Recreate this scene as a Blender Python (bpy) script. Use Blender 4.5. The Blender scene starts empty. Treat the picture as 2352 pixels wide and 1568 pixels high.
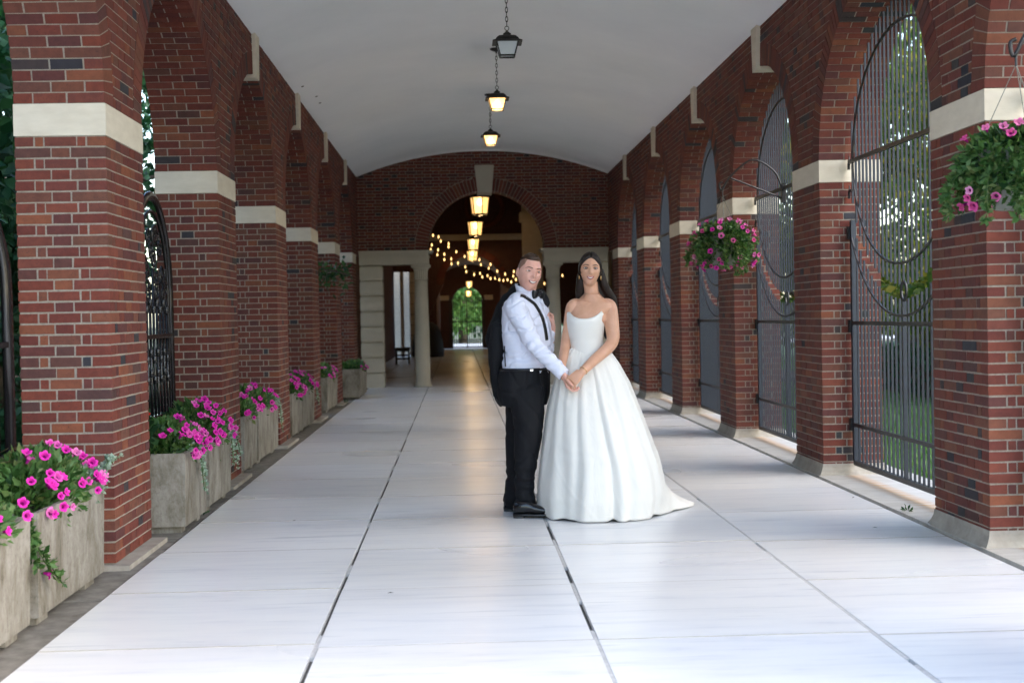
import bpy, math, random
import numpy as np
from mathutils import Vector, Matrix, noise as mnoise
from mathutils.bvhtree import BVHTree
random.seed(7); RNG = np.random.default_rng(7)
PI = math.pi
scene = bpy.context.scene
COL = scene.collection

# ---------------------------------------------------------------- camera
CAM_H, FPX = 1.3225, 3090.84            # eye height, focal length in px of a 2352 px wide frame
_y, _p, _r = map(math.radians, (2.2539, 1.0869, -1.0926))
FWD = Vector((math.sin(_y)*math.cos(_p), math.cos(_y)*math.cos(_p), -math.sin(_p)))
_right = Vector((math.cos(_y), -math.sin(_y), 0)); _up = _right.cross(FWD)
CR = _right*math.cos(_r) + _up*math.sin(_r); CU = -_right*math.sin(_r) + _up*math.cos(_r)
cam_d = bpy.data.cameras.new('camera'); cam = bpy.data.objects.new('camera', cam_d); COL.objects.link(cam)
cam_d.lens = FPX/2352*36; cam_d.sensor_width = 36; cam_d.clip_start = 0.05; cam_d.clip_end = 900
cam.matrix_world = Matrix(((CR.x, CU.x, -FWD.x, 0), (CR.y, CU.y, -FWD.y, 0), (CR.z, CU.z, -FWD.z, CAM_H), (0, 0, 0, 1)))
cam_d.dof.use_dof = True; cam_d.dof.focus_distance = 8.9; cam_d.dof.aperture_fstop = 3.2
scene.camera = cam
CAMP = Vector((0, 0, CAM_H))
def ray(px, py): return FWD + CR*((px-1176)/FPX) - CU*((py-784)/FPX)
def at(px, py, y):
    """survey point: where the sight line of a photo point meets the depth y"""
    d = ray(px, py); return CAMP + d*(y/d.y)

# ---------------------------------------------------------------- sky, sun, exposure
SUN_EL, SUN_AZ = math.radians(38), math.radians(112)     # azimuth from +Y towards +X
world = bpy.data.worlds.new('World'); scene.world = world; world.use_nodes = True
wn = world.node_tree.nodes; wl = world.node_tree.links
sky = wn.new('ShaderNodeTexSky'); sky.sky_type = 'NISHITA'; sky.sun_disc = False
sky.sun_elevation = SUN_EL; sky.sun_rotation = SUN_AZ; sky.air_density = 1.2; sky.dust_density = 1.5; sky.ozone_density = 1.6
wl.new(sky.outputs[0], wn['Background'].inputs[0]); wn['Background'].inputs[1].default_value = 0.15
sd = bpy.data.lights.new('sun', 'SUN'); sd.energy = .65; sd.angle = math.radians(60); sd.color = (1, .88, .74)
sun = bpy.data.objects.new('sun', sd); COL.objects.link(sun)
sdir = Vector((math.sin(SUN_AZ)*math.cos(SUN_EL), math.cos(SUN_AZ)*math.cos(SUN_EL), math.sin(SUN_EL)))
sun.rotation_euler = sdir.to_track_quat('Z', 'Y').to_euler(); sun.location = sdir*40
vs = scene.view_settings; vs.view_transform = 'Standard'; vs.look = 'None'; vs.gamma = 1; vs.exposure = 2.5
scene.cycles.use_denoising = True
scene.cycles.max_bounces = 10; scene.cycles.diffuse_bounces = 6; scene.cycles.glossy_bounces = 4
scene.cycles.sample_clamp_indirect = 6
scene.cycles.use_adaptive_sampling = True; scene.cycles.adaptive_threshold = 0.02

# ---------------------------------------------------------------- helpers
def link(o, parent=None):
    COL.objects.link(o)
    if parent is not None: o.parent = parent
    return o
def tag(o, label=None, cat=None, group=None, kind=None):
    if label: o['label'] = label
    if cat: o['category'] = cat
    if group: o['group'] = group
    if kind: o['kind'] = kind
    return o
def thing(name, label, cat, loc=(0, 0, 0), group=None, rotz=0):
    o = bpy.data.objects.new(name, None); o.empty_display_size = .1
    o.location = loc; o.rotation_euler = (0, 0, rotz); link(o)
    return tag(o, label, cat, group)
def mesh_of(name, V, F, mats=None, smooth=False, mi=None):
    me = bpy.data.meshes.new(name); me.from_pydata([tuple(v) for v in V], [], F)
    if mats:
        for m in (mats if isinstance(mats, (list, tuple)) else [mats]): me.materials.append(m)
    if mi is not None: me.polygons.foreach_set('material_index', mi)
    if smooth: me.polygons.foreach_set('use_smooth', [True]*len(me.polygons))
    me.update(); return me
def obj(name, V, F, mats=None, parent=None, smooth=False, mi=None):
    return link(bpy.data.objects.new(name, mesh_of(name, V, F, mats, smooth, mi)), parent)
class MB:
    """collects shapes for one mesh"""
    def __init__(s): s.V = []; s.F = []; s.M = []
    def add(s, V, F, m=0):
        n = len(s.V); s.V += [tuple(v) for v in V]; s.F += [tuple(i+n for i in f) for f in F]; s.M += [m]*len(F); return s
    def box(s, x0, x1, y0, y1, z0, z1, m=0):
        V = [(x0,y0,z0),(x1,y0,z0),(x1,y1,z0),(x0,y1,z0),(x0,y0,z1),(x1,y0,z1),(x1,y1,z1),(x0,y1,z1)]
        return s.add(V, BOXF, m)
    def prism(s, poly, axis, a, b, m=0):
        """closed polygon of 2-D points pushed along an axis from a to b"""
        def p3(q, t): return {'x': (t, q[0], q[1]), 'y': (q[0], t, q[1]), 'z': (q[0], q[1], t)}[axis]
        n = len(poly); V = [p3(q, a) for q in poly] + [p3(q, b) for q in poly]
        F = [tuple(range(n))[::-1], tuple(range(n, 2*n))] + [(i, (i+1) % n, n+(i+1) % n, n+i) for i in range(n)]
        return s.add(V, F, m)
    def tube(s, pts, rad, n=8, m=0, cap=True, flat=None):
        V, F = tube(pts, rad, n, cap, flat); return s.add(V, F, m)
    def lathe(s, prof, c, n=20, m=0, ax='z'):
        V, F = lathe(prof, c, n); return s.add(V, F, m)
    def build(s, name, mats, parent=None, smooth=False): return obj(name, s.V, s.F, mats, parent, smooth, s.M)
BOXF = [(0,3,2,1),(4,5,6,7),(0,1,5,4),(1,2,6,5),(2,3,7,6),(3,0,4,7)]
def tube(pts, rad, n=8, cap=True, flat=None):
    """round tube along points; rad = number or list; flat = (a,b) factors of the two section axes"""
    P = [Vector(p) for p in pts]; R = rad if isinstance(rad, (list, tuple)) else [rad]*len(P)
    V = []; F = []; u = None
    for i, p in enumerate(P):
        t = (P[min(i+1, len(P)-1)] - P[max(i-1, 0)]).normalized()
        if u is None:
            h = Vector((0, 0, 1)) if abs(t.z) < .9 else Vector((1, 0, 0))
            u = h.cross(t).normalized()
        else: u = (u - t*u.dot(t)).normalized()
        w = t.cross(u)
        r = R[i]; ra, rb = (r if isinstance(r, (tuple, list)) else (r*(flat[0] if flat else 1), r*(flat[1] if flat else 1)))
        for k in range(n):
            a = 2*PI*k/n; V.append(p + u*(math.cos(a)*ra) + w*(math.sin(a)*rb))
    for i in range(len(P)-1):
        for k in range(n):
            a, b = i*n+k, i*n+(k+1) % n; F.append((a, b, b+n, a+n))
    if cap: F.append(tuple(range(n))[::-1]); F.append(tuple(range((len(P)-1)*n, len(P)*n)))
    return V, F
def lathe(prof, c=(0, 0, 0), n=20):
    V = []; F = []
    for r, z in prof:
        for k in range(n): V.append((c[0]+r*math.cos(2*PI*k/n), c[1]+r*math.sin(2*PI*k/n), c[2]+z))
    for i in range(len(prof)-1):
        for k in range(n):
            a, b = i*n+k, i*n+(k+1) % n; F.append((a, b, b+n, a+n))
    F.append(tuple(range(n))[::-1]); F.append(tuple(range((len(prof)-1)*n, len(prof)*n)))
    return V, F
def bez(p, n=12):
    """smooth curve through points"""
    P = [Vector(q) for q in p]; out = []
    for i in range(len(P)-1):
        a, b, c, d = P[max(i-1, 0)], P[i], P[i+1], P[min(i+2, len(P)-1)]
        for k in range(n):
            t = k/n; out.append(.5*((2*b)+(c-a)*t+(2*a-5*b+4*c-d)*t*t+(3*b-a-3*c+d)*t**3))
    return out+[P[-1]]
def copy_tree(o, parent=None):
    c = o.copy(); link(c); c.parent = parent
    for ch in o.children: copy_tree(ch, c)
    return c

# ---------------------------------------------------------------- materials
def mat(name, col=(.5, .5, .5), rough=.7, metal=0, spec=.5):
    m = bpy.data.materials.new(name); m.use_nodes = True
    b = m.node_tree.nodes['Principled BSDF']
    b.inputs['Base Color'].default_value = (*col, 1); b.inputs['Roughness'].default_value = rough
    b.inputs['Metallic'].default_value = metal; b.inputs['Specular IOR Level'].default_value = spec
    return m, m.node_tree.nodes, m.node_tree.links, b
def nd(N, t, **k):
    n = N.new('ShaderNode'+t)
    for a, v in k.items(): setattr(n, a, v)
    return n
def ramp(N, stops, interp='LINEAR'):
    r = N.new('ShaderNodeValToRGB'); e = r.color_ramp.elements; r.color_ramp.interpolation = interp
    while len(e) < len(stops): e.new(.5)
    for q, (p, c) in zip(e, stops): q.position = p; q.color = (*c, 1) if len(c) == 3 else c
    return r
def coords(N, L, scale=(1, 1, 1), space='pos', rot=(0, 0, 0)):
    mp = N.new('ShaderNodeMapping'); mp.inputs['Scale'].default_value = scale; mp.inputs['Rotation'].default_value = rot
    if space == 'pos': g = N.new('ShaderNodeNewGeometry'); L.new(g.outputs['Position'], mp.inputs[0])
    else: g = N.new('ShaderNodeTexCoord'); L.new(g.outputs['Object'], mp.inputs[0])
    return mp.outputs[0]
def noise(N, L, vec, scale=5, detail=4, rough=.6, dist=0):
    n = N.new('ShaderNodeTexNoise'); n.inputs['Scale'].default_value = scale; n.inputs['Detail'].default_value = detail
    n.inputs['Roughness'].default_value = rough; n.inputs['Distortion'].default_value = dist; L.new(vec, n.inputs['Vector']); return n
def mix(N, L, a, b, fac, mode='MIX'):
    m = N.new('ShaderNodeMix'); m.data_type = 'RGBA'; m.blend_type = mode
    for s, v in ((6, a), (7, b), (0, fac)):
        if isinstance(v, (int, float)): m.inputs[s].default_value = v
        elif isinstance(v, tuple): m.inputs[s].default_value = (*v, 1)
        else: L.new(v, m.inputs[s])
    return m.outputs[2]
def bump(N, L, b, h, dist=.002, strength=.6):
    n = N.new('ShaderNodeBump'); n.inputs['Distance'].default_value = dist; n.inputs['Strength'].default_value = strength
    L.new(h, n.inputs['Height']); L.new(n.outputs[0], b.inputs['Normal'])
def island(N, L):
    """a random number for each separate piece, object or island"""
    g = N.new('ShaderNodeNewGeometry'); o = N.new('ShaderNodeObjectInfo')
    a = N.new('ShaderNodeMath'); a.operation = 'ADD'; L.new(g.outputs['Random Per Island'], a.inputs[0]); L.new(o.outputs['Random'], a.inputs[1])
    f = N.new('ShaderNodeMath'); f.operation = 'FRACT'; L.new(a.outputs[0], f.inputs[0]); return f.outputs[0]
def m_brick(name, stops, wear=.5):
    m, N, L, b = mat(name, rough=.8, spec=.3)
    r = ramp(N, stops, 'LINEAR'); L.new(island(N, L), r.inputs[0])
    v = coords(N, L, (1, 1, 1)); n1 = noise(N, L, v, 22, 5, .65); n2 = noise(N, L, v, 140, 3, .7)
    rr = ramp(N, [(.25, (.62, .6, .62)), (.6, (1.05, 1, 1)), (.9, (1.35, 1.2, 1.15))]); L.new(n1.outputs[0], rr.inputs[0])
    c = mix(N, L, r.outputs[0], rr.outputs[0], .8, 'MULTIPLY')
    sp = ramp(N, [(.30, (.0, .0, .0)), (.38, (1, 1, 1))]); L.new(n2.outputs[0], sp.inputs[0])
    c = mix(N, L, (.035, .02, .02), c, sp.outputs[0])
    L.new(c, b.inputs['Base Color']); bump(N, L, b, n2.outputs[0], .002, .55); return m
M = {}
M['brick'] = m_brick('brick_clay', [(0, (.165, .042, .025)), (.2, (.118, .030, .023)), (.36, (.19, .053, .031)), (.5, (.088, .031, .029)), (.62, (.155, .042, .030)), (.74, (.135, .056, .037)), (.85, (.215, .070, .034)), (.93, (.078, .038, .034)), (1, (.168, .044, .027))])
M['glazed'] = m_brick('brick_glazed', [(0, (.030, .034, .042)), (.4, (.055, .038, .034)), (.7, (.022, .027, .038)), (1, (.045, .043, .040))])
m, N, L, b = mat('mortar', (.4, .36, .3), .95); v = coords(N, L); n = noise(N, L, v, 60, 5, .7)
r = ramp(N, [(.2, (.20, .172, .138)), (.8, (.41, .37, .305))]); L.new(n.outputs[0], r.inputs[0]); L.new(r.outputs[0], b.inputs[0]); bump(N, L, b, n.outputs[0], .004, .7); M['mortar'] = m
def m_stone(name, c0, c1, scale=9, rough=.8, streak=(1, 1, 1), bd=.0015):
    m, N, L, b = mat(name, c0, rough); v = coords(N, L, streak); n = noise(N, L, v, scale, 6, .62)
    r = ramp(N, [(.3, c0), (.7, c1)]); L.new(n.outputs[0], r.inputs[0]); L.new(r.outputs[0], b.inputs[0])
    n2 = noise(N, L, coords(N, L), 120, 3); bump(N, L, b, n2.outputs[0], bd, .5); return m
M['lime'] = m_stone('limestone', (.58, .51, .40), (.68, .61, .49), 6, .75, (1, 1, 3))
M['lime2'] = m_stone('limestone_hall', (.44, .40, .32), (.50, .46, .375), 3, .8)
M['plaster'] = m_stone('ceiling_plaster', (.83, .84, .85), (.90, .905, .91), .9, .9)
M['cement'] = m_stone('cement', (.27, .24, .20), (.42, .38, .32), 8, .9, bd=.004)
M['bed'] = m_stone('joint_bed', (.05, .045, .04), (.12, .11, .10), 15, .95)
M['filler'] = m_stone('joint_filler', (.34, .33, .32), (.52, .51, .49), 25, .9)
# marble: white with streaked grey veins
m, N, L, b = mat('marble', (.8, .8, .8), .32)
oi = nd(N, 'ObjectInfo'); geo = nd(N, 'NewGeometry')
off = nd(N, 'VectorMath', operation='MULTIPLY_ADD'); off.inputs[1].default_value = (1, 1, 1)
rv = nd(N, 'CombineXYZ')
for k, s_ in enumerate((37., 91., 13.)):
    q = nd(N, 'Math', operation='MULTIPLY'); q.inputs[1].default_value = s_; L.new(oi.outputs['Random'], q.inputs[0]); L.new(q.outputs[0], rv.inputs[k])
L.new(geo.outputs['Position'], off.inputs[0]); L.new(rv.outputs[0], off.inputs[2])
mp = nd(N, 'Mapping'); mp.inputs['Scale'].default_value = (.55, 3.4, 1); mp.inputs['Rotation'].default_value = (0, 0, .06); L.new(off.outputs[0], mp.inputs[0])
n1 = noise(N, L, mp.outputs[0], 3.2, 9, .62, .3)
r1 = ramp(N, [(.22, (.52, .53, .55)), (.40, (.72, .722, .724)), (.55, (.77, .767, .755)), (.8, (.795, .789, .772))]); L.new(n1.outputs[0], r1.inputs[0])
mp2 = nd(N, 'Mapping'); mp2.inputs['Scale'].default_value = (.45, 9, 1); mp2.inputs['Rotation'].default_value = (0, 0, -.08); L.new(off.outputs[0], mp2.inputs[0])
n2 = noise(N, L, mp2.outputs[0], 2.0, 7, .65, .5)
r2 = ramp(N, [(.30, (.50, .53, .57)), (.41, (1, 1, 1))]); L.new(n2.outputs[0], r2.inputs[0])
n3 = noise(N, L, off.outputs[0], .9, 0); r3 = ramp(N, [(.2, (.15, .15, .15)), (.8, (.85, .85, .85))]); L.new(n3.outputs[0], r3.inputs[0])
c = mix(N, L, r1.outputs[0], mix(N, L, r1.outputs[0], r2.outputs[0], 1., 'MULTIPLY'), r3.outputs[0])
tone = ramp(N, [(0, (.88, .885, .90)), (.4, (1, 1, 1)), (.7, (.95, .955, .96)), (1, (.97, .955, .93))]); L.new(oi.outputs['Random'], tone.inputs[0])
c = mix(N, L, c, tone.outputs[0], 1., 'MULTIPLY')
nd_ = noise(N, L, geo.outputs['Position'], .8, 1, .5); rd = ramp(N, [(.3, (.93, .92, .90)), (.6, (1, 1, 1))]); L.new(nd_.outputs[0], rd.inputs[0])
c = mix(N, L, c, rd.outputs[0], .8, 'MULTIPLY'); L.new(c, b.inputs[0])
rr = ramp(N, [(.2, (.27, .27, .27)), (.8, (.34, .34, .34))]); L.new(n3.outputs[0], rr.inputs[0]); L.new(rr.outputs[0], b.inputs['Roughness'])
nb = noise(N, L, geo.outputs['Position'], 160, 3); bump(N, L, b, nb.outputs[0], .0006, .2); M['marble'] = m
# cast concrete with stains
m, N, L, b = mat('cast_concrete', (.3, .27, .22), .9)
v = coords(N, L, (1.5, 1.5, .7)); n1 = noise(N, L, v, 4.2, 7, .7, .3); r = ramp(N, [(.28, (.075, .062, .04)), (.42, (.16, .14, .105)), (.56, (.25, .228, .19)), (.75, (.34, .32, .285))]); L.new(n1.outputs[0], r.inputs[0])
n2 = noise(N, L, coords(N, L), 45, 4, .7); rr = ramp(N, [(.25, (.55, .52, .48)), (.5, (1, 1, 1))]); L.new(n2.outputs[0], rr.inputs[0])
L.new(mix(N, L, r.outputs[0], rr.outputs[0], .7, 'MULTIPLY'), b.inputs[0]); bump(N, L, b, n2.outputs[0], .004, .6); M['concrete'] = m
M['kerb'] = m_stone('kerb_stone', (.12, .105, .085), (.26, .24, .205), 5, .85, (2, 2, 1), .004)
# sill stone with rust streaks under the gate bars
m, N, L, b = mat('sill_stone', (.6, .58, .55), .6)
v = coords(N, L, (1.2, 4, 1)); n1 = noise(N, L, v, 3, 6); r = ramp(N, [(.3, (.38, .36, .32)), (.6, (.50, .48, .44))]); L.new(n1.outputs[0], r.inputs[0])
g = nd(N, 'NewGeometry'); sx = nd(N, 'SeparateXYZ'); L.new(g.outputs['Position'], sx.inputs[0])
mr = nd(N, 'MapRange'); mr.inputs[1].default_value = 3.00; mr.inputs[2].default_value = 3.20; L.new(sx.outputs[0], mr.inputs[0])
bandr = ramp(N, [(0, (0, 0, 0)), (.45, (1, 1, 1)), (.8, (.8, .8, .8)), (1, (0, 0, 0))]); L.new(mr.outputs[0], bandr.inputs[0])
w = nd(N, 'TexWave'); w.inputs['Scale'].default_value = 3.4; w.inputs['Distortion'].default_value = 3.5; w.bands_direction = 'Y'
mpw = nd(N, 'Mapping'); mpw.inputs['Rotation'].default_value = (0, 0, .25); L.new(g.outputs['Position'], mpw.inputs[0]); L.new(mpw.outputs[0], w.inputs[0])
f = nd(N, 'Math', operation='MULTIPLY'); L.new(bandr.outputs[0], f.inputs[0]); L.new(w.outputs[0], f.inputs[1])
f2 = nd(N, 'Math', operation='MULTIPLY'); L.new(f.outputs[0], f2.inputs[0]); f2.inputs[1].default_value = .85
L.new(mix(N, L, r.outputs[0], (.50, .25, .07), f2.outputs[0]), b.inputs[0]); M['sill'] = m
# iron
def m_iron(name, c, rough, nz=.3):
    m, N, L, b = mat(name, c, rough); v = coords(N, L); n = noise(N, L, v, 30, 4)
    r = ramp(N, [(.3, tuple(x*(1-nz) for x in c)), (.7, tuple(x*(1+nz) for x in c))]); L.new(n.outputs[0], r.inputs[0]); L.new(r.outputs[0], b.inputs[0])
    n2 = noise(N, L, v, 90, 3); bump(N, L, b, n2.outputs[0], .001, .4); return m
M['bar'] = m_iron('sky_tinted_bar', (.008, .012, .023), .42)  # blue in the base colour stands in for sky reflected on black paint
M['iron'] = m_iron('black_iron', (.016, .015, .016), .4)
M['gloss_iron'] = m_iron('gloss_black_iron', (.010, .009, .010), .22)
M['lantern'] = m_iron('lantern_bronze', (.012, .010, .008), .6)
def m_emit(name, c, s, base=(.8, .7, .5)):
    m, N, L, b = mat(name, base, .3); b.inputs['Emission Color'].default_value = (*c, 1); b.inputs['Emission Strength'].default_value = s; return m
M['bulb'] = m_emit('lit_bulb', (1, .70, .36), 6)
M['pane_lit'] = m_emit('lit_frosted_pane', (1, .56, .19), .22, (.95, .85, .65))
M['string_bulb'] = m_emit('festoon_bulb', (1, .58, .20), .7)
for _m in ('pane_lit',): _b = M[_m].node_tree.nodes['Principled BSDF']; _b.inputs['Transmission Weight'].default_value = .7; _b.inputs['Roughness'].default_value = .45
m, N, L, b = mat('lantern_glass', (.75, .8, .78), .15); b.inputs['Transmission Weight'].default_value = .55; M['glass'] = m
# foliage
def m_leaf(name, stops, trans=.35, rough=.5):
    m, N, L, b = mat(name, rough=rough, spec=.35); r = ramp(N, stops); L.new(island(N, L), r.inputs[0]); L.new(r.outputs[0], b.inputs[0])
    t = nd(N, 'BsdfTranslucent'); L.new(mix(N, L, r.outputs[0], (1.6, 1.7, .6), .6, 'MULTIPLY'), t.inputs[0])
    ms = nd(N, 'MixShader'); ms.inputs[0].default_value = trans; L.new(b.outputs[0], ms.inputs[1]); L.new(t.outputs[0], ms.inputs[2])
    L.new(ms.outputs[0], N['Material Output'].inputs[0]); return m
M['leaf'] = m_leaf('petunia_leaf', [(0, (.03, .085, .02)), (.5, (.065, .15, .04)), (.8, (.11, .19, .06)), (1, (.17, .20, .08))])
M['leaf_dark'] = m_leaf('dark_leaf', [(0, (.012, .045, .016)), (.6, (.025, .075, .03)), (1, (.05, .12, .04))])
M['leaf_silver'] = m_leaf('silver_leaf', [(0, (.16, .24, .18)), (.5, (.26, .36, .28)), (1, (.40, .48, .40))], .2)
M['grass_blade'] = m_leaf('dry_grass', [(0, (.10, .07, .03)), (.5, (.16, .13, .05)), (1, (.05, .06, .02))], .2)
M['yew'] = m_leaf('yew_needles', [(0, (.010, .05, .022)), (.6, (.02, .085, .035)), (1, (.045, .13, .05))], .2)
M['treeleaf'] = m_leaf('tree_leaf', [(0, (.05, .10, .025)), (.5, (.10, .165, .04)), (.8, (.22, .23, .05)), (1, (.42, .34, .08))], .5)
M['lawn'] = m_leaf('lawn_grass', [(0, (.05, .14, .03)), (.6, (.09, .21, .045)), (1, (.16, .26, .07))], .3)
M['bark'] = m_stone('bark', (.045, .035, .025), (.11, .09, .07), 20, .95, (4, 4, 1), .01)
M['soil'] = m_stone('soil', (.015, .011, .008), (.045, .034, .025), 40, .95, bd=.01)
def m_petal(name, c, c2):
    m, N, L, b = mat(name, c, .55, spec=.2); r = ramp(N, [(0, c), (.7, c), (1, c2)]); L.new(island(N, L), r.inputs[0]); L.new(r.outputs[0], b.inputs[0])
    b.inputs['Subsurface Weight'].default_value = .0
    t = nd(N, 'BsdfTranslucent'); L.new(r.outputs[0], t.inputs[0]); ms = nd(N, 'MixShader'); ms.inputs[0].default_value = .3
    L.new(b.outputs[0], ms.inputs[1]); L.new(t.outputs[0], ms.inputs[2]); L.new(ms.outputs[0], N['Material Output'].inputs[0]); return m
M['petal'] = m_petal('magenta_petal', (.74, .035, .42), (.80, .22, .52)); M['throat'] = m_petal('petunia_throat', (.28, .006, .16), (.2, .004, .12))
M['petal_pink'] = m_petal('pink_petal', (.72, .10, .33), (.82, .38, .60)); M['petal_red'] = m_petal('red_petal', (.55, .02, .015), (.6, .05, .02))
# ================================================================ the place
XL, XR = -1.883, 2.889          # passage faces of the two arcades
XC = (XL+XR)/2; PITCH = 3.3723; PLEN = .85; PWID = .486
ZB0, ZB1, ZTOP = 2.337, 2.511, 4.03     # limestone band, wall head
ARA, ARB = (PITCH-PLEN)/2, 1.125        # half width and rise of the arches
CH = .0599; J = .0098                   # course height and joint
YEND = 25.62                            # face of the end wall
NP = 7

# ---------------------------------------------------------------- ground
V = []; F = []
o = obj('ground', [(-250, -120, -.16), (250, -120, -.16), (250, 400, -.16), (-250, 400, -.16)], [(0, 1, 2, 3)], m_stone('garden_earth', (.05, .06, .025), (.10, .10, .045), 2, .95)); tag(o, kind='structure')

# ---------------------------------------------------------------- marble floor, one slab per piece
TW = 1.138; SX = [-1.740+TW*i for i in range(5)]
floor_root = obj('marble_floor', *[(lambda mb: (mb.V, mb.F))(MB().box(-1.80, 2.86, 2.0, 26.9, -.14, -.022))][0], M['bed']); tag(floor_root, kind='structure')
def slab_mesh(sx, sy, name='slab'):
    e = .004; V = []
    for z, i in ((-.03, 0), (-.001, 0), (0, .0008)):
        V += [(-sx/2+i, -sy/2+i, z), (sx/2-i, -sy/2+i, z), (sx/2-i, sy/2-i, z), (-sx/2+i, sy/2-i, z)]
    F = [(8, 9, 10, 11)]
    for l in (0, 4):
        for k in range(4): F.append((l+k, l+(k+1) % 4, l+4+(k+1) % 4, l+4+k))
    return mesh_of(name, V, F, M['marble'])
sm = slab_mesh(TW-.020, TW-.006)
y0 = 5.441-TW*2
for c in range(4):
    for r in range(21):
        s = bpy.data.objects.new('slab', sm); link(s, floor_root)
        s.location = (SX[c]+TW/2+random.uniform(-.002, .002), y0+TW*(r+.5)+ (.06 if c == 0 else (-.05 if c == 3 else 0)), random.uniform(-.0015, .0015))
        s.rotation_euler = (random.uniform(-.0006, .0006), random.uniform(-.0006, .0006), random.uniform(-.001, .001))
# pale filler left in stretches of the long joints
for k, sx in enumerate(SX[1:4]):
    y = 2.6; mb = MB()
    while y < 26:
        ln = random.uniform(.25, 1.5) if k else random.uniform(.15, .6); gap = random.uniform(.1, .7) if k else random.uniform(.5, 2.2)
        if k == 2: ln *= 2; gap *= .4
        mb.box(sx-.009, sx+.009, y, y+ln, -.02, -.0025); y += ln+gap
    mb.build('joint_filler', M['filler'], floor_root)
for c in range(4):     # thin grey filler of the cross joints
    for r in range(22):
        mb = MB(); yy = y0+TW*r+(.06 if c == 0 else (-.05 if c == 3 else 0)); mb.box(SX[c]+.012, SX[c]+TW-.012, yy-.0034, yy+.0034, -.02, .0006); mb.build('cross_joint', M['cement'], floor_root)
tr_ = obj('bounce_pavement', *[(lambda q: (q.V, q.F))(MB().box(-9, 10, -16, 1.99, -.15, -.004))][0], M['marble']); tag(tr_, kind='structure')     # unseen paving added behind the camera to bounce light onto the vault
# leaf litter caught on the floor
for i, (px, py) in enumerate([(897, 1362), (676, 1196), (2010, 1212), (1960, 1143)]):
    d = ray(px, py); p = CAMP + d*(-CAM_H/d.z)
    mb = MB(); a = random.uniform(0, 6); mb.tube([p+Vector((-.014*math.cos(a), -.014*math.sin(a), .003)), p+Vector((0, 0, .006)), p+Vector((.014*math.cos(a), .014*math.sin(a), .003))], [.001, .005, .001], 6, flat=(1, .35))
    tag(mb.build('fallen_leaf', M['leaf_dark'] if i == 2 else M['bark'], None, True), ('brown leaf scrap on the slab right of the long black joint', 'brown leaf scrap on the floor beside the second planter', 'green leaf scrap lying near the right threshold', 'dry leaf scrap by the sill of the second gate')[i], 'leaf', 'leaf scraps on the marble floor')

# ---------------------------------------------------------------- brick arcades
UNIT = [(x, y, z) for z in (-.5, .5) for x, y in ((-.5, -.5), (.5, -.5), (.5, .5), (-.5, .5))]
def cube_mesh(name, m):
    # a brick with softened edges and a little wear
    b_ = .035; V = []
    for z in (-.5, .5):
        for x, y in ((-.5, -.5), (.5, -.5), (.5, .5), (-.5, .5)): V.append((x+random.uniform(-.008, .008), y+random.uniform(-.008, .008), z+random.uniform(-.025, .025)))
    return mesh_of(name, V, BOXF, m)
BM = {False: [cube_mesh('brick', M['brick']) for _ in range(5)], True: [cube_mesh('brick', M['glazed']) for _ in range(3)]}
S_, H_, C_ = .197, .0985, .05
def row(kinds, a, b):
    """bricks of a course between a and b -> list of (a0,a1,kind)"""
    tot = sum({'S': S_, 'H': H_, 'c': C_}[k] for k in kinds); sc = (b-a-J*(len(kinds)-1))/tot; out = []; p = a
    for k in kinds:
        l = {'S': S_, 'H': H_, 'c': C_}[k]*sc; q = random.uniform(-.002, .002); out.append((p+max(q, -.001), p+l+min(q, .001), k)); p += l+J
    return out
def arch_z(u, uc, da=0):
    """height of the arch curve (grown by da) above u, None outside it"""
    a, b_ = ARA+da, ARB+da; t = (u-uc)/a
    return ZB1+b_*math.sqrt(1-t*t) if abs(t) < 1 else None
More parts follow.
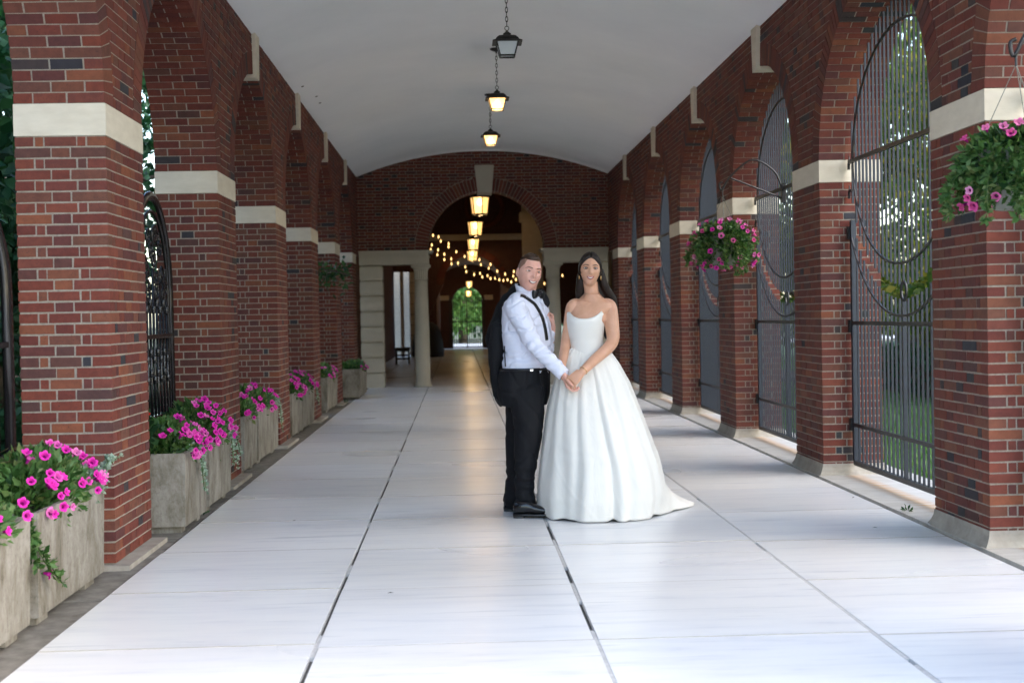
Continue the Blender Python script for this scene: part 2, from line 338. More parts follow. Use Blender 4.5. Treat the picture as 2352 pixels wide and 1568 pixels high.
def arcade(side, y1, zbase, label, name):
    sgn = -1 if side == 'L' else 1; X0 = XL if side == 'L' else XR
    root = thing(name, label, 'arcade', (X0, y1, 0), group=None)
    def W(u, v, z): return (sgn*v, u-y1, z)           # local to root (root at X0,y1,0)
    piers = [y1-PITCH+PITCH*i for i in range(NP)]      # near end of each pier
    rects = []; hexes = []
    def add(quad, v0, v1, kind='S', rect=True, vis=True):
        gl = random.random() < {'S': .012, 'H': .10, 'c': .04}[kind]
        o0 = random.uniform(-.0014, .0014)
        if abs(v0) < 1e-6: v0 = o0
        if abs(v1-PWID) < 1e-6: v1 = PWID+o0
        (rects if rect else hexes).append((quad, v0, v1, gl, vis))
    def rect(u0, u1, z0, z1): return [(u0, z0), (u1, z0), (u1, z1), (u0, z1)]
    nco = int(round((ZB0-zbase)/CH)); ch = (ZB0-zbase)/nco
    cores = []
    for pi, U in enumerate(piers):
        U1 = U+PLEN
        mb = MB(); i = .0045
        mb.box(*sorted((sgn*i, sgn*(PWID-i))), U-y1+i, U1-y1-i, zbase, ZB0)
        core = mb.build('pier', M['mortar'], root); cores.append(core)
        far = pi > 0
        for c in range(nco):
            z0, z1 = zbase+c*ch+J/2, zbase+(c+1)*ch-J/2
            if c % 2 == 0:
                for a, b_, k in row('SHSHS', U, U1):
                    add(rect(a, b_, z0, z1), 0, H_, k); add(rect(a, b_, z0, z1), PWID-H_, PWID, k, vis=False)
                for a, b_, k in row('cSc', H_+J, PWID-H_-J):
                    add(rect(U, U+H_, z0, z1), a, b_, k); add(rect(U1-H_, U1, z0, z1), a, b_, k, vis=False)
            else:
                for a, b_, k in row('SHS', 0, PWID):
                    a = 0 if a < .01 else a; b_ = PWID if b_ > PWID-.01 else b_
                    add(rect(U, U+H_, z0, z1), a, b_, k); add(rect(U1-H_, U1, z0, z1), a, b_, k, vis=False)
                for a, b_, k in row('cSHSc', U+H_+J, U1-H_-J):
                    add(rect(a, b_, z0, z1), 0, H_, k); add(rect(a, b_, z0, z1), PWID-H_, PWID, k, vis=False)
        # limestone band
        mb = MB(); e = .003
        mb.box(*sorted((-sgn*e, sgn*(PWID+e))), U-y1-e, U1-y1+e, ZB0+.001, ZB1-.001); mb.build('limestone_band', M['lime'], root)
        # cement fillet at the foot
        mb = MB(); w_, h_ = (.06, .10) if side == 'R' else (.03, .05)
        for k in range(4):
            t0, t1 = k/4, (k+1)/4
            o0, o1 = w_*(1-t0)**2+.004, w_*(1-t1)**2+.004; q0, q1 = zbase-.10+(h_+.02)*t0+.0, zbase-.10+(h_+.02)*t1
            A = [(-o0, U-o0), (-o0, U1+o0), (PWID+o0, U1+o0), (PWID+o0, U-o0)]; B = [(-o1, U-o1), (-o1, U1+o1), (PWID+o1, U1+o1), (PWID+o1, U-o1)]
            Vq = [W(u, v, q0+.025) for v, u in A]+[W(u, v, q1+.025) for v, u in B]
            mb.add(Vq, [(n_, (n_+1) % 4, 4+(n_+1) % 4, 4+n_) for n_ in range(4)]+[(4, 5, 6, 7)])
        mb.build('cement_fillet', M['cement'], root)
    # wall above the bands, opened by the arches
    bays = [piers[i]+PLEN+ARA for i in range(NP-1)]
    ua, ub = piers[0], (YEND if True else piers[-1]+PLEN)
    i = .0045; up_ = [(ua, ZB1)]
    for uc in bays:
        for t in np.linspace(PI, 0, 49): up_.append((uc+(ARA+i)*math.cos(t), ZB1+(ARB+i)*math.sin(t)))
    up_.append((ub, ZB1)); us = up_; mb = MB(); Vv = []
    for u, z in up_: Vv += [W(u, i, z), W(u, i, ZTOP), W(u, PWID-i, ZTOP), W(u, PWID-i, z)]
    Ff = []
    for k in range(len(us)-1):
        a, b_ = 4*k, 4*k+4
        for q in range(4): Ff.append((a+q, a+(q+1) % 4, b_+(q+1) % 4, b_+q))
    Ff += [(0, 1, 2, 3), (4*len(us)-4, 4*len(us)-3, 4*len(us)-2, 4*len(us)-1)]
    wallc = obj('arch_wall', [v for v in Vv], Ff, M['mortar'], root)
    # arch rings (rowlocks) and the brick soffits
    RL = .195
    for uc in bays:
        # equal steps along the ellipse
        ts = np.linspace(0, PI, 400); P = np.stack([uc-ARA*np.cos(ts), ZB1+ARB*np.sin(ts)], 1)
        s = np.concatenate([[0], np.cumsum(np.hypot(*np.diff(P, axis=0).T))]); n = int(round(s[-1]/CH))
        def pt(q, da=0.):
            t = np.interp(q, s, ts); x, z = ARA*-math.cos(t), ARB*math.sin(t)
            nx, nz = x/ARA**2, z/ARB**2; l = math.hypot(nx, nz); return (uc+x+nx/l*da, ZB1+z+nz/l*da)
        for k in range(n):
            q0, q1 = s[-1]*k/n+J/2*.7, s[-1]*(k+1)/n-J/2*.7
            o_ = random.uniform(-.001, .001)
            quad = [pt(q0, o_), pt(q1, o_), pt(q1, RL), pt(q0, RL)]
            d0, d1 = (H_, S_) if k % 2 else (S_, H_)
            add(quad, 0, d0, 'H', rect=False); add(quad, PWID-d1, PWID, 'H', rect=False)
            quad = [pt(q0, o_), pt(q1, o_), pt(q1, .07), pt(q0, .07)]
            for a, b_, kk in row('S', d0+J, PWID-d1-J): add(quad, a, b_, kk, rect=False)
    # spandrel courses
    nsp = int(round((ZTOP-.0-ZB1)/CH)); chs = (ZTOP-ZB1)/nsp
    def ext(uc, z, side_):
        t = (z-ZB1)/(ARB+RL+.006)
        return uc+side_*(ARA+RL+.006)*math.sqrt(max(0, 1-t*t)) if t < 1 else None
    for c in range(nsp):
        z0, z1 = ZB1+c*chs+J/2, ZB1+(c+1)*chs-J/2
        segs = []; bounds = [ua]
        top = ext(0, z1, 1) is None
        if top: segs = [((ua, ua), (ub, ub))]
        else:
            prev = (ua, ua)
            for uc in bays:
                segs.append((prev, (ext(uc, z0, -1), ext(uc, z1, -1)))); prev = (ext(uc, z0, 1), ext(uc, z1, 1))
            segs.append((prev, (ub, ub)))
        for (l0, l1), (r0, r1) in segs:
            p = min(l0, l1); k = 0; p -= random.uniform(0, .25) if top else 0
            p0 = p + (0 if c % 2 else -.1576); kinds = 'SH'
            while p0 < max(r0, r1):
                kd = kinds[k % 2]; ln = S_ if kd == 'S' else H_; a, b_ = p0, p0+ln; p0 += ln+J; k += 1
                A0, A1, B0, B1 = max(a, l0), max(a, l1), min(b_, r0), min(b_, r1)
                if B0-A0 < .006 and B1-A1 < .006: continue
                B0, B1 = max(B0, A0+.001), max(B1, A1+.001)
                cl = not (A0 == A1 == a and B0 == B1 == b_)
                add([(A0, z0), (B0, z0), (B1, z1), (A1, z1)], 0, .06, kd, rect=not cl)
                add([(A0, z0), (B0, z0), (B1, z1), (A1, z1)], PWID-.06, PWID, kd, rect=False)
    # the bricks that show largest are single pieces, the rest is joined
    def size(rc):
        q, v0, v1, gl, vis = rc; u = q[0][0]; z = (q[0][1]+q[2][1])/2; x = X0+sgn*v0
        d = ray(1176, 784); w_ = Vector((x, u, z-CAM_H)).dot(FWD)
        px = abs(Vector((x, u, z-CAM_H)).dot(CR)/w_)*FPX; py = abs(Vector((x, u, z-CAM_H)).dot(CU)/w_)*FPX
        face = v0 < .01 or any(abs(u-p) < .01 for p in piers)
        return (0 if (vis and face and px < 1190 and py < 800) else 1, u)
    rects.sort(key=size)
    for q, v0, v1, gl, vis in rects[:300]:
        o = bpy.data.objects.new('brick', random.choice(BM[gl])); 
        near = min(range(NP), key=lambda i: abs(piers[i]+PLEN/2-q[0][0]))
        link(o, cores[near] if q[0][1] < ZB0 else wallc)
        c_ = W((q[0][0]+q[1][0])/2, (v0+v1)/2, (q[0][1]+q[2][1])/2)
        o.location = c_; o.scale = (abs(v1-v0), q[1][0]-q[0][0], q[2][1]-q[0][1])
        o.rotation_euler = (random.uniform(-.004, .004), random.uniform(-.002, .002), random.uniform(-.003, .003))
    mb = MB()
    for q, v0, v1, gl, vis in rects[300:]+hexes:
        jit = lambda: random.uniform(-.0012, .0012)
        Vv = [W(u+jit(), v0, z+jit()) for u, z in q]+[W(u+jit(), v1, z+jit()) for u, z in q]
        mb.add(Vv, [(0, 1, 2, 3), (7, 6, 5, 4), (0, 4, 5, 1), (1, 5, 6, 2), (2, 6, 7, 3), (3, 7, 4, 0)], 1 if gl else 0)
    tag(mb.build('brickwork', [M['brick'], M['glazed']], root), kind='stuff')
    # keystones: wedge proud of the wall, its foot hanging below the crown
    for uc in bays:
        mb = MB(); zt, zb = ZTOP-.004, ZB1+ARB-.035; pr = .035
        def wedge(v0, v1, zb, zt, wb, wt):
            Vv = [W(uc-wb, v0, zb), W(uc+wb, v0, zb), W(uc+wb, v1, zb), W(uc-wb, v1, zb), W(uc-wt, v0, zt), W(uc+wt, v0, zt), W(uc+wt, v1, zt), W(uc-wt, v1, zt)]
            mb.add(Vv, BOXF)
        wedge(-pr, .10, zb, zt, .085, .125); wedge(.1005, PWID+.03, zb+.001, zb+.2, .0845, .098)
        mb.build('keystone', M['lime'], root)
    return root, piers, bays
arcL, piersL, baysL = arcade('L', 7.36, .02, 'long red brick arcade with potted flowers in its arches', 'brick_arcade')
arcR, piersR, baysR = arcade('R', 7.25, .05, 'long red brick arcade whose arches hold tall barred iron gates', 'brick_arcade')

# ---------------------------------------------------------------- vault
ZC = 4.46; half = (XR-XL)/2; rise = ZC-4.0; RV = (half*half+rise*rise)/(2*rise)
prof = [(XC+half*t, 4.0+math.sqrt(RV*RV-(half*t)**2)-(RV-rise)) for t in np.linspace(-1, 1, 33)]
ys = np.linspace(piersL[0]-.2, YEND+.02, 40); V = []; F = []
for y in ys:
    for x, z in prof: V.append((x, y, z))
    V += [(XR+PWID+.02, y, 4.02), (XR+PWID+.02, y, 4.9), (XL-PWID-.02, y, 4.9), (XL-PWID-.02, y, 4.02)]
n = len(prof)+4
for i in range(len(ys)-1):
    for k in range(n): F.append((i*n+k, i*n+(k+1) % n, (i+1)*n+(k+1) % n, (i+1)*n+k))
F += [tuple(range(n)), tuple(range((len(ys)-1)*n, len(ys)*n))[::-1]]
vault = obj('ceiling', V, F, M['plaster'], None, True); tag(vault, kind='structure')
for p in vault.data.polygons: p.use_smooth = all(v % n < len(prof) for v in p.vertices) and len(p.vertices) == 4
for i, (px, py) in enumerate([(695, 199), (727, 222), (735, 237), (1386, 430)]):   # small scars where the plaster has come off
    d = ray(px, py); hit = BVHTree.FromObject(vault, bpy.context.evaluated_depsgraph_get()).ray_cast(CAMP, d.normalized())
    if hit[0]:
        p, nrm = hit[0], hit[1]; nrm = nrm if nrm.dot(d) < 0 else -nrm
        mb = MB(); mb.add(*lathe([(.001, .004), (.022, .002), (.03, -.002)], (0, 0, 0), 7)); o = mb.build('plaster_scar', M['bark'], vault)
        o.location = p; o.rotation_euler = nrm.to_track_quat('Z', 'Y').to_euler(); o.scale = (1.3, .7, 1)

# ---------------------------------------------------------------- stone strip under the left arcade, sills under the right one
kr = obj('kerb', *[(lambda mb: (mb.V, mb.F))(MB().box(-2.6, -1.80, 2, YEND-.05, -.15, -.06))][0], M['bed']); tag(kr, kind='structure')
y = 2.2
while y < YEND-.3:
    ln = min(random.uniform(1.1, 1.7), YEND-.08-y); mb = MB(); t = random.uniform(-.004, .004)
    mb.box(-2.55, -1.752+random.uniform(-.004, .004), y, y+ln-.012, -.058, -.012+t); mb.build('kerb_stone', M['kerb'], kr); y += ln
for i, U in enumerate(piersL):
    mb = MB(); mb.box(-2.52, -1.80, U-.05, U+PLEN+.05, -.02, .016); mb.build('pier_pad', M['cement'], kr)
sr = obj('threshold', *[(lambda mb: (mb.V, mb.F))(MB().box(2.862, 3.62, 3, YEND-.05, -.15, -.05))][0], M['bed']); tag(sr, kind='structure')
for i, uc in enumerate(baysR):
    a, b_ = uc-ARA-.02, uc+ARA+.02
    mb = MB(); mb.box(2.838, 3.6, a, b_, -.045, .006); mb.build('sill', M['sill'], sr)
for U in piersR:
    mb = MB(); mb.box(2.838, 3.6, U, U+PLEN, -.045, .002); mb.build('pier_pad', M['sill'], sr)
for k in range(16):     # weeds in the joint along the right side
    pass

# ---------------------------------------------------------------- end wall with arch, entablatures and columns
EX, EZ, ER = .552, 2.60, 1.11
ew = thing('end_wall', 'dark brick end wall with round arch, limestone keystone and column screens', 'wall', (EX, YEND, 0))
def E_(x, y, z): return (x-EX, y-YEND, z)
def arc_pts(r, n=40, a0=PI, a1=0): return [(EX+r*math.cos(a0+(a1-a0)*k/n), EZ+r*math.sin(a0+(a1-a0)*k/n)) for k in range(n+1)]
EW0, EW1, EWT = XL-.01, XR+.01, .5
xs = sorted(set([EW0, EW1]+[p[0] for p in arc_pts(ER)]))
mb = MB(); Vv = []
ZTE = 4.6
for x in xs:
    z = EZ+math.sqrt(max(0, ER*ER-(x-EX)**2)) if abs(x-EX) <= ER else EZ
    Vv += [E_(x, YEND+.004, z), E_(x, YEND+.004, ZTE), E_(x, YEND+EWT, ZTE), E_(x, YEND+EWT, z)]
Ff = []
for k in range(len(xs)-1):
    for q in range(4): Ff.append((4*k+q, 4*k+(q+1) % 4, 4*k+4+(q+1) % 4, 4*k+4+q))
core = obj('wall_core', Vv, Ff, M['mortar'], ew)
bl = []; nn = int((ZTE-EZ)/CH)
for c in range(nn):
    z0, z1 = EZ+c*CH+J/2, EZ+(c+1)*CH-J/2; t = (z1-EZ)/(ER+.25); hw0 = math.sqrt(max(0, (ER+.25)**2-(z0-EZ)**2)); hw1 = math.sqrt(max(0, (ER+.25)**2-(z1-EZ)**2))
    segs = [((EW0, EW0), (EX-hw0, EX-hw1)), ((EX+hw0, EX+hw1), (EW1, EW1))] if hw0 > .02 else [((EW0, EW0), (EW1, EW1))]
    for (l0, l1), (r0, r1) in segs:
        p = EW0 - (.1576 if c % 2 else 0); k = 0
        while p < max(r0, r1):
            kd = 'SH'[k % 2]; ln = S_ if kd == 'S' else H_; a, b_ = p, p+ln; p += ln+J; k += 1
            if b_ < min(l0, l1): continue
            A0, A1, B0, B1 = max(a, l0), max(a, l1), min(b_, r0), min(b_, r1)
            if B0-A0 < .006 and B1-A1 < .006: continue
            bl.append(([(A0, z0), (max(B0, A0+.001), z0), (max(B1, A1+.001), z1), (A1, z1)], not (A0 == A1 == a and B0 == B1 == b_), random.random() < (.1 if kd == 'H' else .01)))
for k in range(58):     # voussoirs
    a0, a1 = PI*k/58+.004, PI*(k+1)/58-.004
    bl.append(([(EX+ER*math.cos(a0), EZ+ER*math.sin(a0)), (EX+(ER+.24)*math.cos(a0), EZ+(ER+.24)*math.sin(a0)), (EX+(ER+.24)*math.cos(a1), EZ+(ER+.24)*math.sin(a1)), (EX+ER*math.cos(a1), EZ+ER*math.sin(a1))], True, False))
mb = MB(); cnt = 0
vis = sorted([b_ for b_ in bl if not b_[1]], key=lambda b_: b_[0][0][1])
for q, cl, gl in bl:
    if not cl and cnt < 300 and q[0][1] < 4.35:
        cnt += 1; o = bpy.data.objects.new('brick', random.choice(BM[gl])); link(o, core)
        o.location = E_((q[0][0]+q[1][0])/2, YEND+.03+random.uniform(-.002, .002), (q[0][1]+q[2][1])/2); o.scale = (q[1][0]-q[0][0], .06, q[2][1]-q[0][1])
    else:
        o_ = random.uniform(-.002, .002); y0_, y1_ = YEND+o_, YEND+(.06 if len(q) and q in [] else .06)
        mb.add([E_(x, y0_, z) for x, z in q]+[E_(x, y1_, z) for x, z in q], [(0, 1, 2, 3), (7, 6, 5, 4), (0, 4, 5, 1), (1, 5, 6, 2), (2, 6, 7, 3), (3, 7, 4, 0)], 1 if gl else 0)
tag(mb.build('brickwork', [M['brick'], M['glazed']], ew), kind='stuff')
mb = MB()
for k in range(29):     # brick soffit under the arch
    a0, a1 = PI*k/29+.006, PI*(k+1)/29-.006
    for (ya, yb) in ((.075, .27), (.285, .49)):
        Vv = []
        for yy in (ya, yb):
            for rr_, aa in ((ER-.003, a0), (ER-.003, a1), (ER+.03, a1), (ER+.03, a0)): Vv.append(E_(EX+rr_*math.cos(aa), YEND+yy, EZ+rr_*math.sin(aa)))
        mb.add(Vv, [(0, 1, 2, 3), (7, 6, 5, 4), (0, 4, 5, 1), (1, 5, 6, 2), (2, 6, 7, 3), (3, 7, 4, 0)])
tag(mb.build('soffit_brickwork', M['brick'], ew), kind='stuff')
mb = MB(); Vv = []
for z, hw in ((3.665, .135), (4.19, .185)):
    for yy in (-.06, .52): Vv += [E_(EX-hw-.01, YEND+yy, z), E_(EX+hw-.01, YEND+yy, z)]
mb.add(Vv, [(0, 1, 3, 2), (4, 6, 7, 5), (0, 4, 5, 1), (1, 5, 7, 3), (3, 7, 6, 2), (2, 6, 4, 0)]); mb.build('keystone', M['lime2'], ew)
def entab(x0, x1):
    mb = MB()
    for (z0, z1, e) in ((2.335, 2.47, 0), (2.471, 2.50, .018), (2.541, 2.575, .065), (2.576, 2.598, .085)):
        mb.box(x0-EX-(e if x0 > EX-2 else 0), x1-EX+(e if x1 < EX+2 else 0), -.03-e, EWT+.02, z0, z1)
    mb.box(x0-EX, x1-EX, -.045, EWT, 2.499, 2.542)
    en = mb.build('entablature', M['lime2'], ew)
    n = int((x1-x0)/.062); st = (x1-x0)/n; dm = mesh_of('dentil', *[(lambda q: (q.V, q.F))(MB().box(-.019, .019, -.09, -.045, 2.500, 2.5405))][0], M['lime2'])
    for k in range(n): d = bpy.data.objects.new('dentil', dm); link(d, en); d.location = (x0-EX+st*(k+.5), 0, 0)
entab(XL+.02, -.545); entab(1.655, XR-.02)
def column(cx):
    c = (cx-EX, .25, 0)
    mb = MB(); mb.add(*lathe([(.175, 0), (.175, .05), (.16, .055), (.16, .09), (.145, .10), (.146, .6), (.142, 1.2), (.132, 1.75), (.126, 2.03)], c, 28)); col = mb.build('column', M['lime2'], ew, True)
    mb = MB(); mb.add(*lathe([(.127, 2.03), (.142, 2.035), (.142, 2.055), (.128, 2.06)], c, 24)); mb.build('necking', M['lime2'], col)
    mb = MB(); n = 40; prof_ = []          # fluted neck
    V_ = []; F_ = []
    for i, (r_, z) in enumerate(((.124, 2.06), (.126, 2.2), (.14, 2.255))):
        for k in range(n*2): rr_ = r_*(1.05 if (k//2) % 2 else .93); a = PI*k/n; V_.append((c[0]+rr_*math.cos(a), c[1]+rr_*math.sin(a), z))
    for i in range(2):
        for k in range(n*2): F_.append((i*n*2+k, i*n*2+(k+1) % (n*2), (i+1)*n*2+(k+1) % (n*2), (i+1)*n*2+k))
    mb.add(V_, F_); mb.build('fluting', M['lime2'], col)
    mb = MB(); mb.add(*lathe([(.14, 2.25), (.17, 2.275), (.172, 2.285)], c, 24)); mb.box(c[0]-.185, c[0]+.185, c[1]-.185, c[1]+.185, 2.285, 2.333); mb.build('capital', M['lime2'], col)
column(-.705); column(1.83)
for (x0, x1) in ((XL+.025, -1.43), (2.49, XR-.02)):      # rusticated responds
    pb = MB(); pb.box(x0-EX+.012, x1-EX-.012, .05, .46, 0, 2.33); pil = pb.build('rusticated_pier', M['lime2'], ew)
    z = .0
    for k in range(8):
        h_ = 2.33/8 if k else .30
        z1 = min(z+h_, 2.33); mb = MB(); mb.box(x0-EX, x1-EX, .0, .49, z+.004, z1-.030); mb.build('stone_block', M['lime2'], pil); z = z1

# ---------------------------------------------------------------- dim hall behind the end wall
hall = thing('far_hall', 'dim brick hall seen through the end wall arch with limestone cornice', 'hall', (EX, 36, 0))
HY0, HY1, HZ = YEND+EWT, 46., 6.6
def hb(name, m, *boxes, parent=hall):
    mb = MB()
    for (x0, x1, y0_, y1_, z0, z1) in boxes: mb.box(x0-EX, x1-EX, y0_-36, y1_-36, z0, z1)
    return mb.build(name, m, parent)
def m_wallbrick(name, sc=1):
    m, N, L, b = mat(name, rough=.85); tc = nd(N, 'NewGeometry'); sp = nd(N, 'SeparateXYZ'); L.new(tc.outputs['Position'], sp.inputs[0])
    ad = nd(N, 'Math', operation='ADD'); L.new(sp.outputs[0], ad.inputs[0]); L.new(sp.outputs[1], ad.inputs[1]); cb = nd(N, 'CombineXYZ'); L.new(ad.outputs[0], cb.inputs[0]); L.new(sp.outputs[2], cb.inputs[1])
    br = nd(N, 'TexBrick'); br.inputs['Scale'].default_value = 1; br.inputs['Brick Width'].default_value = .208; br.inputs['Row Height'].default_value = .06; br.inputs['Mortar Size'].default_value = .006
    br.inputs['Color1'].default_value = (.07, .021, .018, 1); br.inputs['Color2'].default_value = (.10, .028, .022, 1); br.inputs['Mortar'].default_value = (.14, .11, .09, 1); L.new(cb.outputs[0], br.inputs[0]); L.new(br.outputs[0], b.inputs[0]); bump(N, L, b, br.outputs[1], .004, -.5); return m
M['farbrick'] = m_wallbrick('far_brick')
M['darkceil'] = m_stone('hall_ceiling', (.06, .045, .035), (.10, .08, .06), 3, .9)
hf = obj('hall_floor', *[(lambda q: (q.V, q.F))(MB().box(-6, 7.5, 26.9, 60, -.14, -.03))][0], M['bed']); tag(hf, kind='structure')
for c in range(10):
    for r in range(25):
        s = bpy.data.objects.new('slab', sm); link(s, hf); s.location = (SX[0]+TW*(c-3+.5), 26.9+TW*(r+.5), -.004+random.uniform(-.001, .001))
hb('roof', M['darkceil'], (-4.4, 5.5, HY0, HY1+.6, HZ, HZ+.3))
# right wall solid with limestone pier, left wall open between limestone piers
hb('side_wall', M['farbrick'], (4.6, 5.1, HY0-.45, HY1, 0, HZ), (-2.7, -2.2, HY0, HY1, 0, HZ), (-4.2, XL-.5, HY0-.05, HY0+.3, 0, HZ), (XR+.5, 5.1, HY0-.05, HY0+.3, 0, HZ), (XL-.5, XR+.5, HY0-.02, HY0+.3, 4.6, HZ))
for k, (y_, w_) in enumerate(((27.2, 1.0), (31.5, 1.3), (35.8, .5), (38.6, .5), (40.2, .5), (43.2, 1.6))):
    pass
for y_ in (33.5, 38.0):
    x_ = 1.86 if y_ > 35 else 3.3
    p = hb('limestone_pier', M['lime'], (x_, x_+.55, y_, y_+.7, 0, 5.2)); hb('pier_capital', M['lime'], (x_-.07, x_+.62, y_-.07, y_+.77, 4.0, 4.25), parent=hall)
# back wall of the hall with arch and oculus
AW = 1.0; AZ = 2.42
xs2 = sorted(set([-4.2, -2.2, -2.199, -1.661, -1.66, 5.1]+[.49+AW*math.sin(t*PI/2) for t in np.linspace(-1, 1, 31)])); Vv = []
for x in xs2:
    z = AZ+math.sqrt(max(0, AW*AW-(x-.49)**2)) if abs(x-.49) <= AW+1e-6 else 0
    if -2.1995 < x < -1.6605: z = 2.9
    Vv += [(x-EX, HY1-36, z), (x-EX, HY1-36, HZ), (x-EX, HY1-35.5, HZ), (x-EX, HY1-35.5, z)]
# the jamb columns reach the floor just outside the opening
Ff = []
for k in range(len(xs2)-1):
    for q in range(4): Ff.append((4*k+q, 4*k+(q+1) % 4, 4*k+4+(q+1) % 4, 4*k+4+q))
obj('back_wall', Vv, Ff, M['farbrick'], hall)
mb = MB()
for k in range(30):
    a0, a1 = PI*k/30, PI*(k+1)/30-.01; Vv = []
    for yy in (HY1-36.04, HY1-35.9):
        for r_, a in ((AW-.01, a0), (AW+.22, a0), (AW+.22, a1), (AW-.01, a1)): Vv.append((.49-EX+r_*math.cos(a), yy, AZ+r_*math.sin(a)))
    mb.add(Vv, [(0, 1, 2, 3), (7, 6, 5, 4), (0, 4, 5, 1), (1, 5, 6, 2), (2, 6, 7, 3), (3, 7, 4, 0)])
mb.build('arch_ring', M['brick'], hall)
mb = MB(); mb.tube([(.95-EX+.62*math.cos(a), HY1-36.0, 5.05+.62*math.sin(a)) for a in np.linspace(0, 2*PI, 37)], .085, 8); mb.build('oculus_ring', M['brick'], hall, True)
for k in range(8): hb('rusticated_block', M['lime'], (-1.655, -1.2, HY1-.06, HY1-.002, k*.36+.006, k*.36+.35))
hb('limestone_post', M['lime'], (-1.98, -1.86, HY1+.1, HY1+.25, 0, 2.9))
hb('garden_wall', M['lime'], (-4.2, -1.75, 49.2, 49.5, 0, 3.3))
hb('cornice', M['lime'], (-3.7, 4.6, HY1-.16, HY1+.02, 4.02, 4.12), (-3.7, 4.6, HY1-.10, HY1+.02, 3.92, 4.019))
n = 70
for k in range(n): pass
# second passage beyond, white vault, end wall with its own gate
hb('side_wall', M['farbrick'], (-1.1, -.75, HY1+.5, 56.4, 0, 3.1), (1.75, 2.1, HY1+.5, 56.4, 0, 3.1))
V = []; F = []; ys2 = (HY1+.5, 56.4); pr2 = [(.49+1.25*math.cos(a), 2.75+.75*math.sin(a)) for a in np.linspace(PI, 0, 21)]
for y in ys2: V += [(x-EX, y-36, z) for x, z in pr2]+[(1.75-EX, y-36, 3.9), (-.8-EX, y-36, 3.9)]
n = 23
F = [(k, (k+1) % n, n+(k+1) % n, n+k) for k in range(n)]+[tuple(range(n)), tuple(range(n, 2*n))[::-1]]
obj('far_vault', V, F, M['plaster'], hall)
xs3 = sorted(set([-.9, 1.9]+[.38+.62*math.sin(t*PI/2) for t in np.linspace(-1, 1, 25)])); Vv = []
for x in xs3:
    z = 1.95+math.sqrt(max(0, .62**2-(x-.38)**2)) if abs(x-.38) < .62-1e-6 else 0
    Vv += [(x-EX, 20.4, z), (x-EX, 20.4, 3.6), (x-EX, 20.8, 3.6), (x-EX, 20.8, z)]
Ff = []
for k in range(len(xs3)-1):
    for q in range(4): Ff.append((4*k+q, 4*k+(q+1) % 4, 4*k+4+(q+1) % 4, 4*k+4+q))
obj('far_wall', Vv, Ff, M['farbrick'], hall)
hb('impost', M['lime'], (-.75, -.38, 56.33, 56.42, 2.02, 2.22), (1.08, 1.45, 56.33, 56.42, 2.02, 2.22))
fg = thing('far_gate', 'black barred double gate closing the far end of the hall passage', 'gate', (.35, 56.2, 0))
fbm = mesh_of('bar', *[(lambda q: (q.V, q.F))(MB().box(-.015, .015, -.015, .015, .05, 2.15))][0], M['iron'])
for k in range(17): o = bpy.data.objects.new('bar', fbm); link(o, fg); o.location = (-.72+k*.09, 0, 0)
mb = MB(); mb.box(-.75, .75, -.015, .015, .05, .09); mb.box(-.75, .75, -.015, .015, 1.1, 1.14); mb.box(-.75, .75, -.015, .015, .35, .38); mb.build('rail', M['iron'], fg)
mb = MB(); mb.box(-.03, .03, -.02, .02, .03, 2.05); mb.build('meeting_stile', M['iron'], fg)
o = obj('road', *[(lambda q: (q.V, q.F))(MB().box(-60, 60, 62, 69, -.14, -.05))][0], m_stone('pale_road', (.36, .36, .36), (.46, .46, .46), 3, .9)); tag(o, kind='structure')
# black draped thing and a bench in the hall
mb = MB(); V_ = []; F_ = []; n = 24; prof_ = [(.55, 0), (.58, .1), (.55, .5), (.47, .85), (.36, 1.05), (.18, 1.16), (.01, 1.18)]
for i, (r_, z) in enumerate(prof_):
    for k in range(n): a = 2*PI*k/n; rr_ = r_*(1+.06*math.sin(5*a+1)+.04*math.sin(9*a)); V_.append((rr_*.9*math.cos(a), rr_*.7*math.sin(a), z))
for i in range(len(prof_)-1):
    for k in range(n): F_.append((i*n+k, i*n+(k+1) % n, (i+1)*n+(k+1) % n, (i+1)*n+k))
m, N, L, b = mat('black_cover', (.012, .012, .013), .6); M['cover'] = m
o = obj('covered_grill', V_, F_, M['cover'], None, True); o.location = (-1.05, 45.2, -.002); tag(o, 'lumpy object under a black cover against the hall back wall', 'cover')
bn = thing('bench', 'small dark wooden bench beside the left column in the hall', 'bench', (-1.62, 38.6, 0))
M['darkwood'] = m_stone('dark_wood', (.015, .011, .009), (.035, .025, .02), 20, .5, (8, 1, 1))
mb = MB(); mb.box(-.22, .22, -.25, .25, .42, .48); mb.box(-.2, .2, -.23, .23, .37, .42); mb.build('seat', M['darkwood'], bn)
for sx in (-1, 1):
    for sy in (-1, 1): mb = MB(); mb.box(sx*.18-.022, sx*.18+.022, sy*.2-.022, sy*.2+.022, 0, .37); mb.build('leg', M['darkwood'], bn)
for z in (.14, .24):
    for yy in (-.2, .2): mb = MB(); mb.box(-.158, .158, yy-.012, yy+.012, z, z+.035); mb.build('stretcher', M['darkwood'], bn)
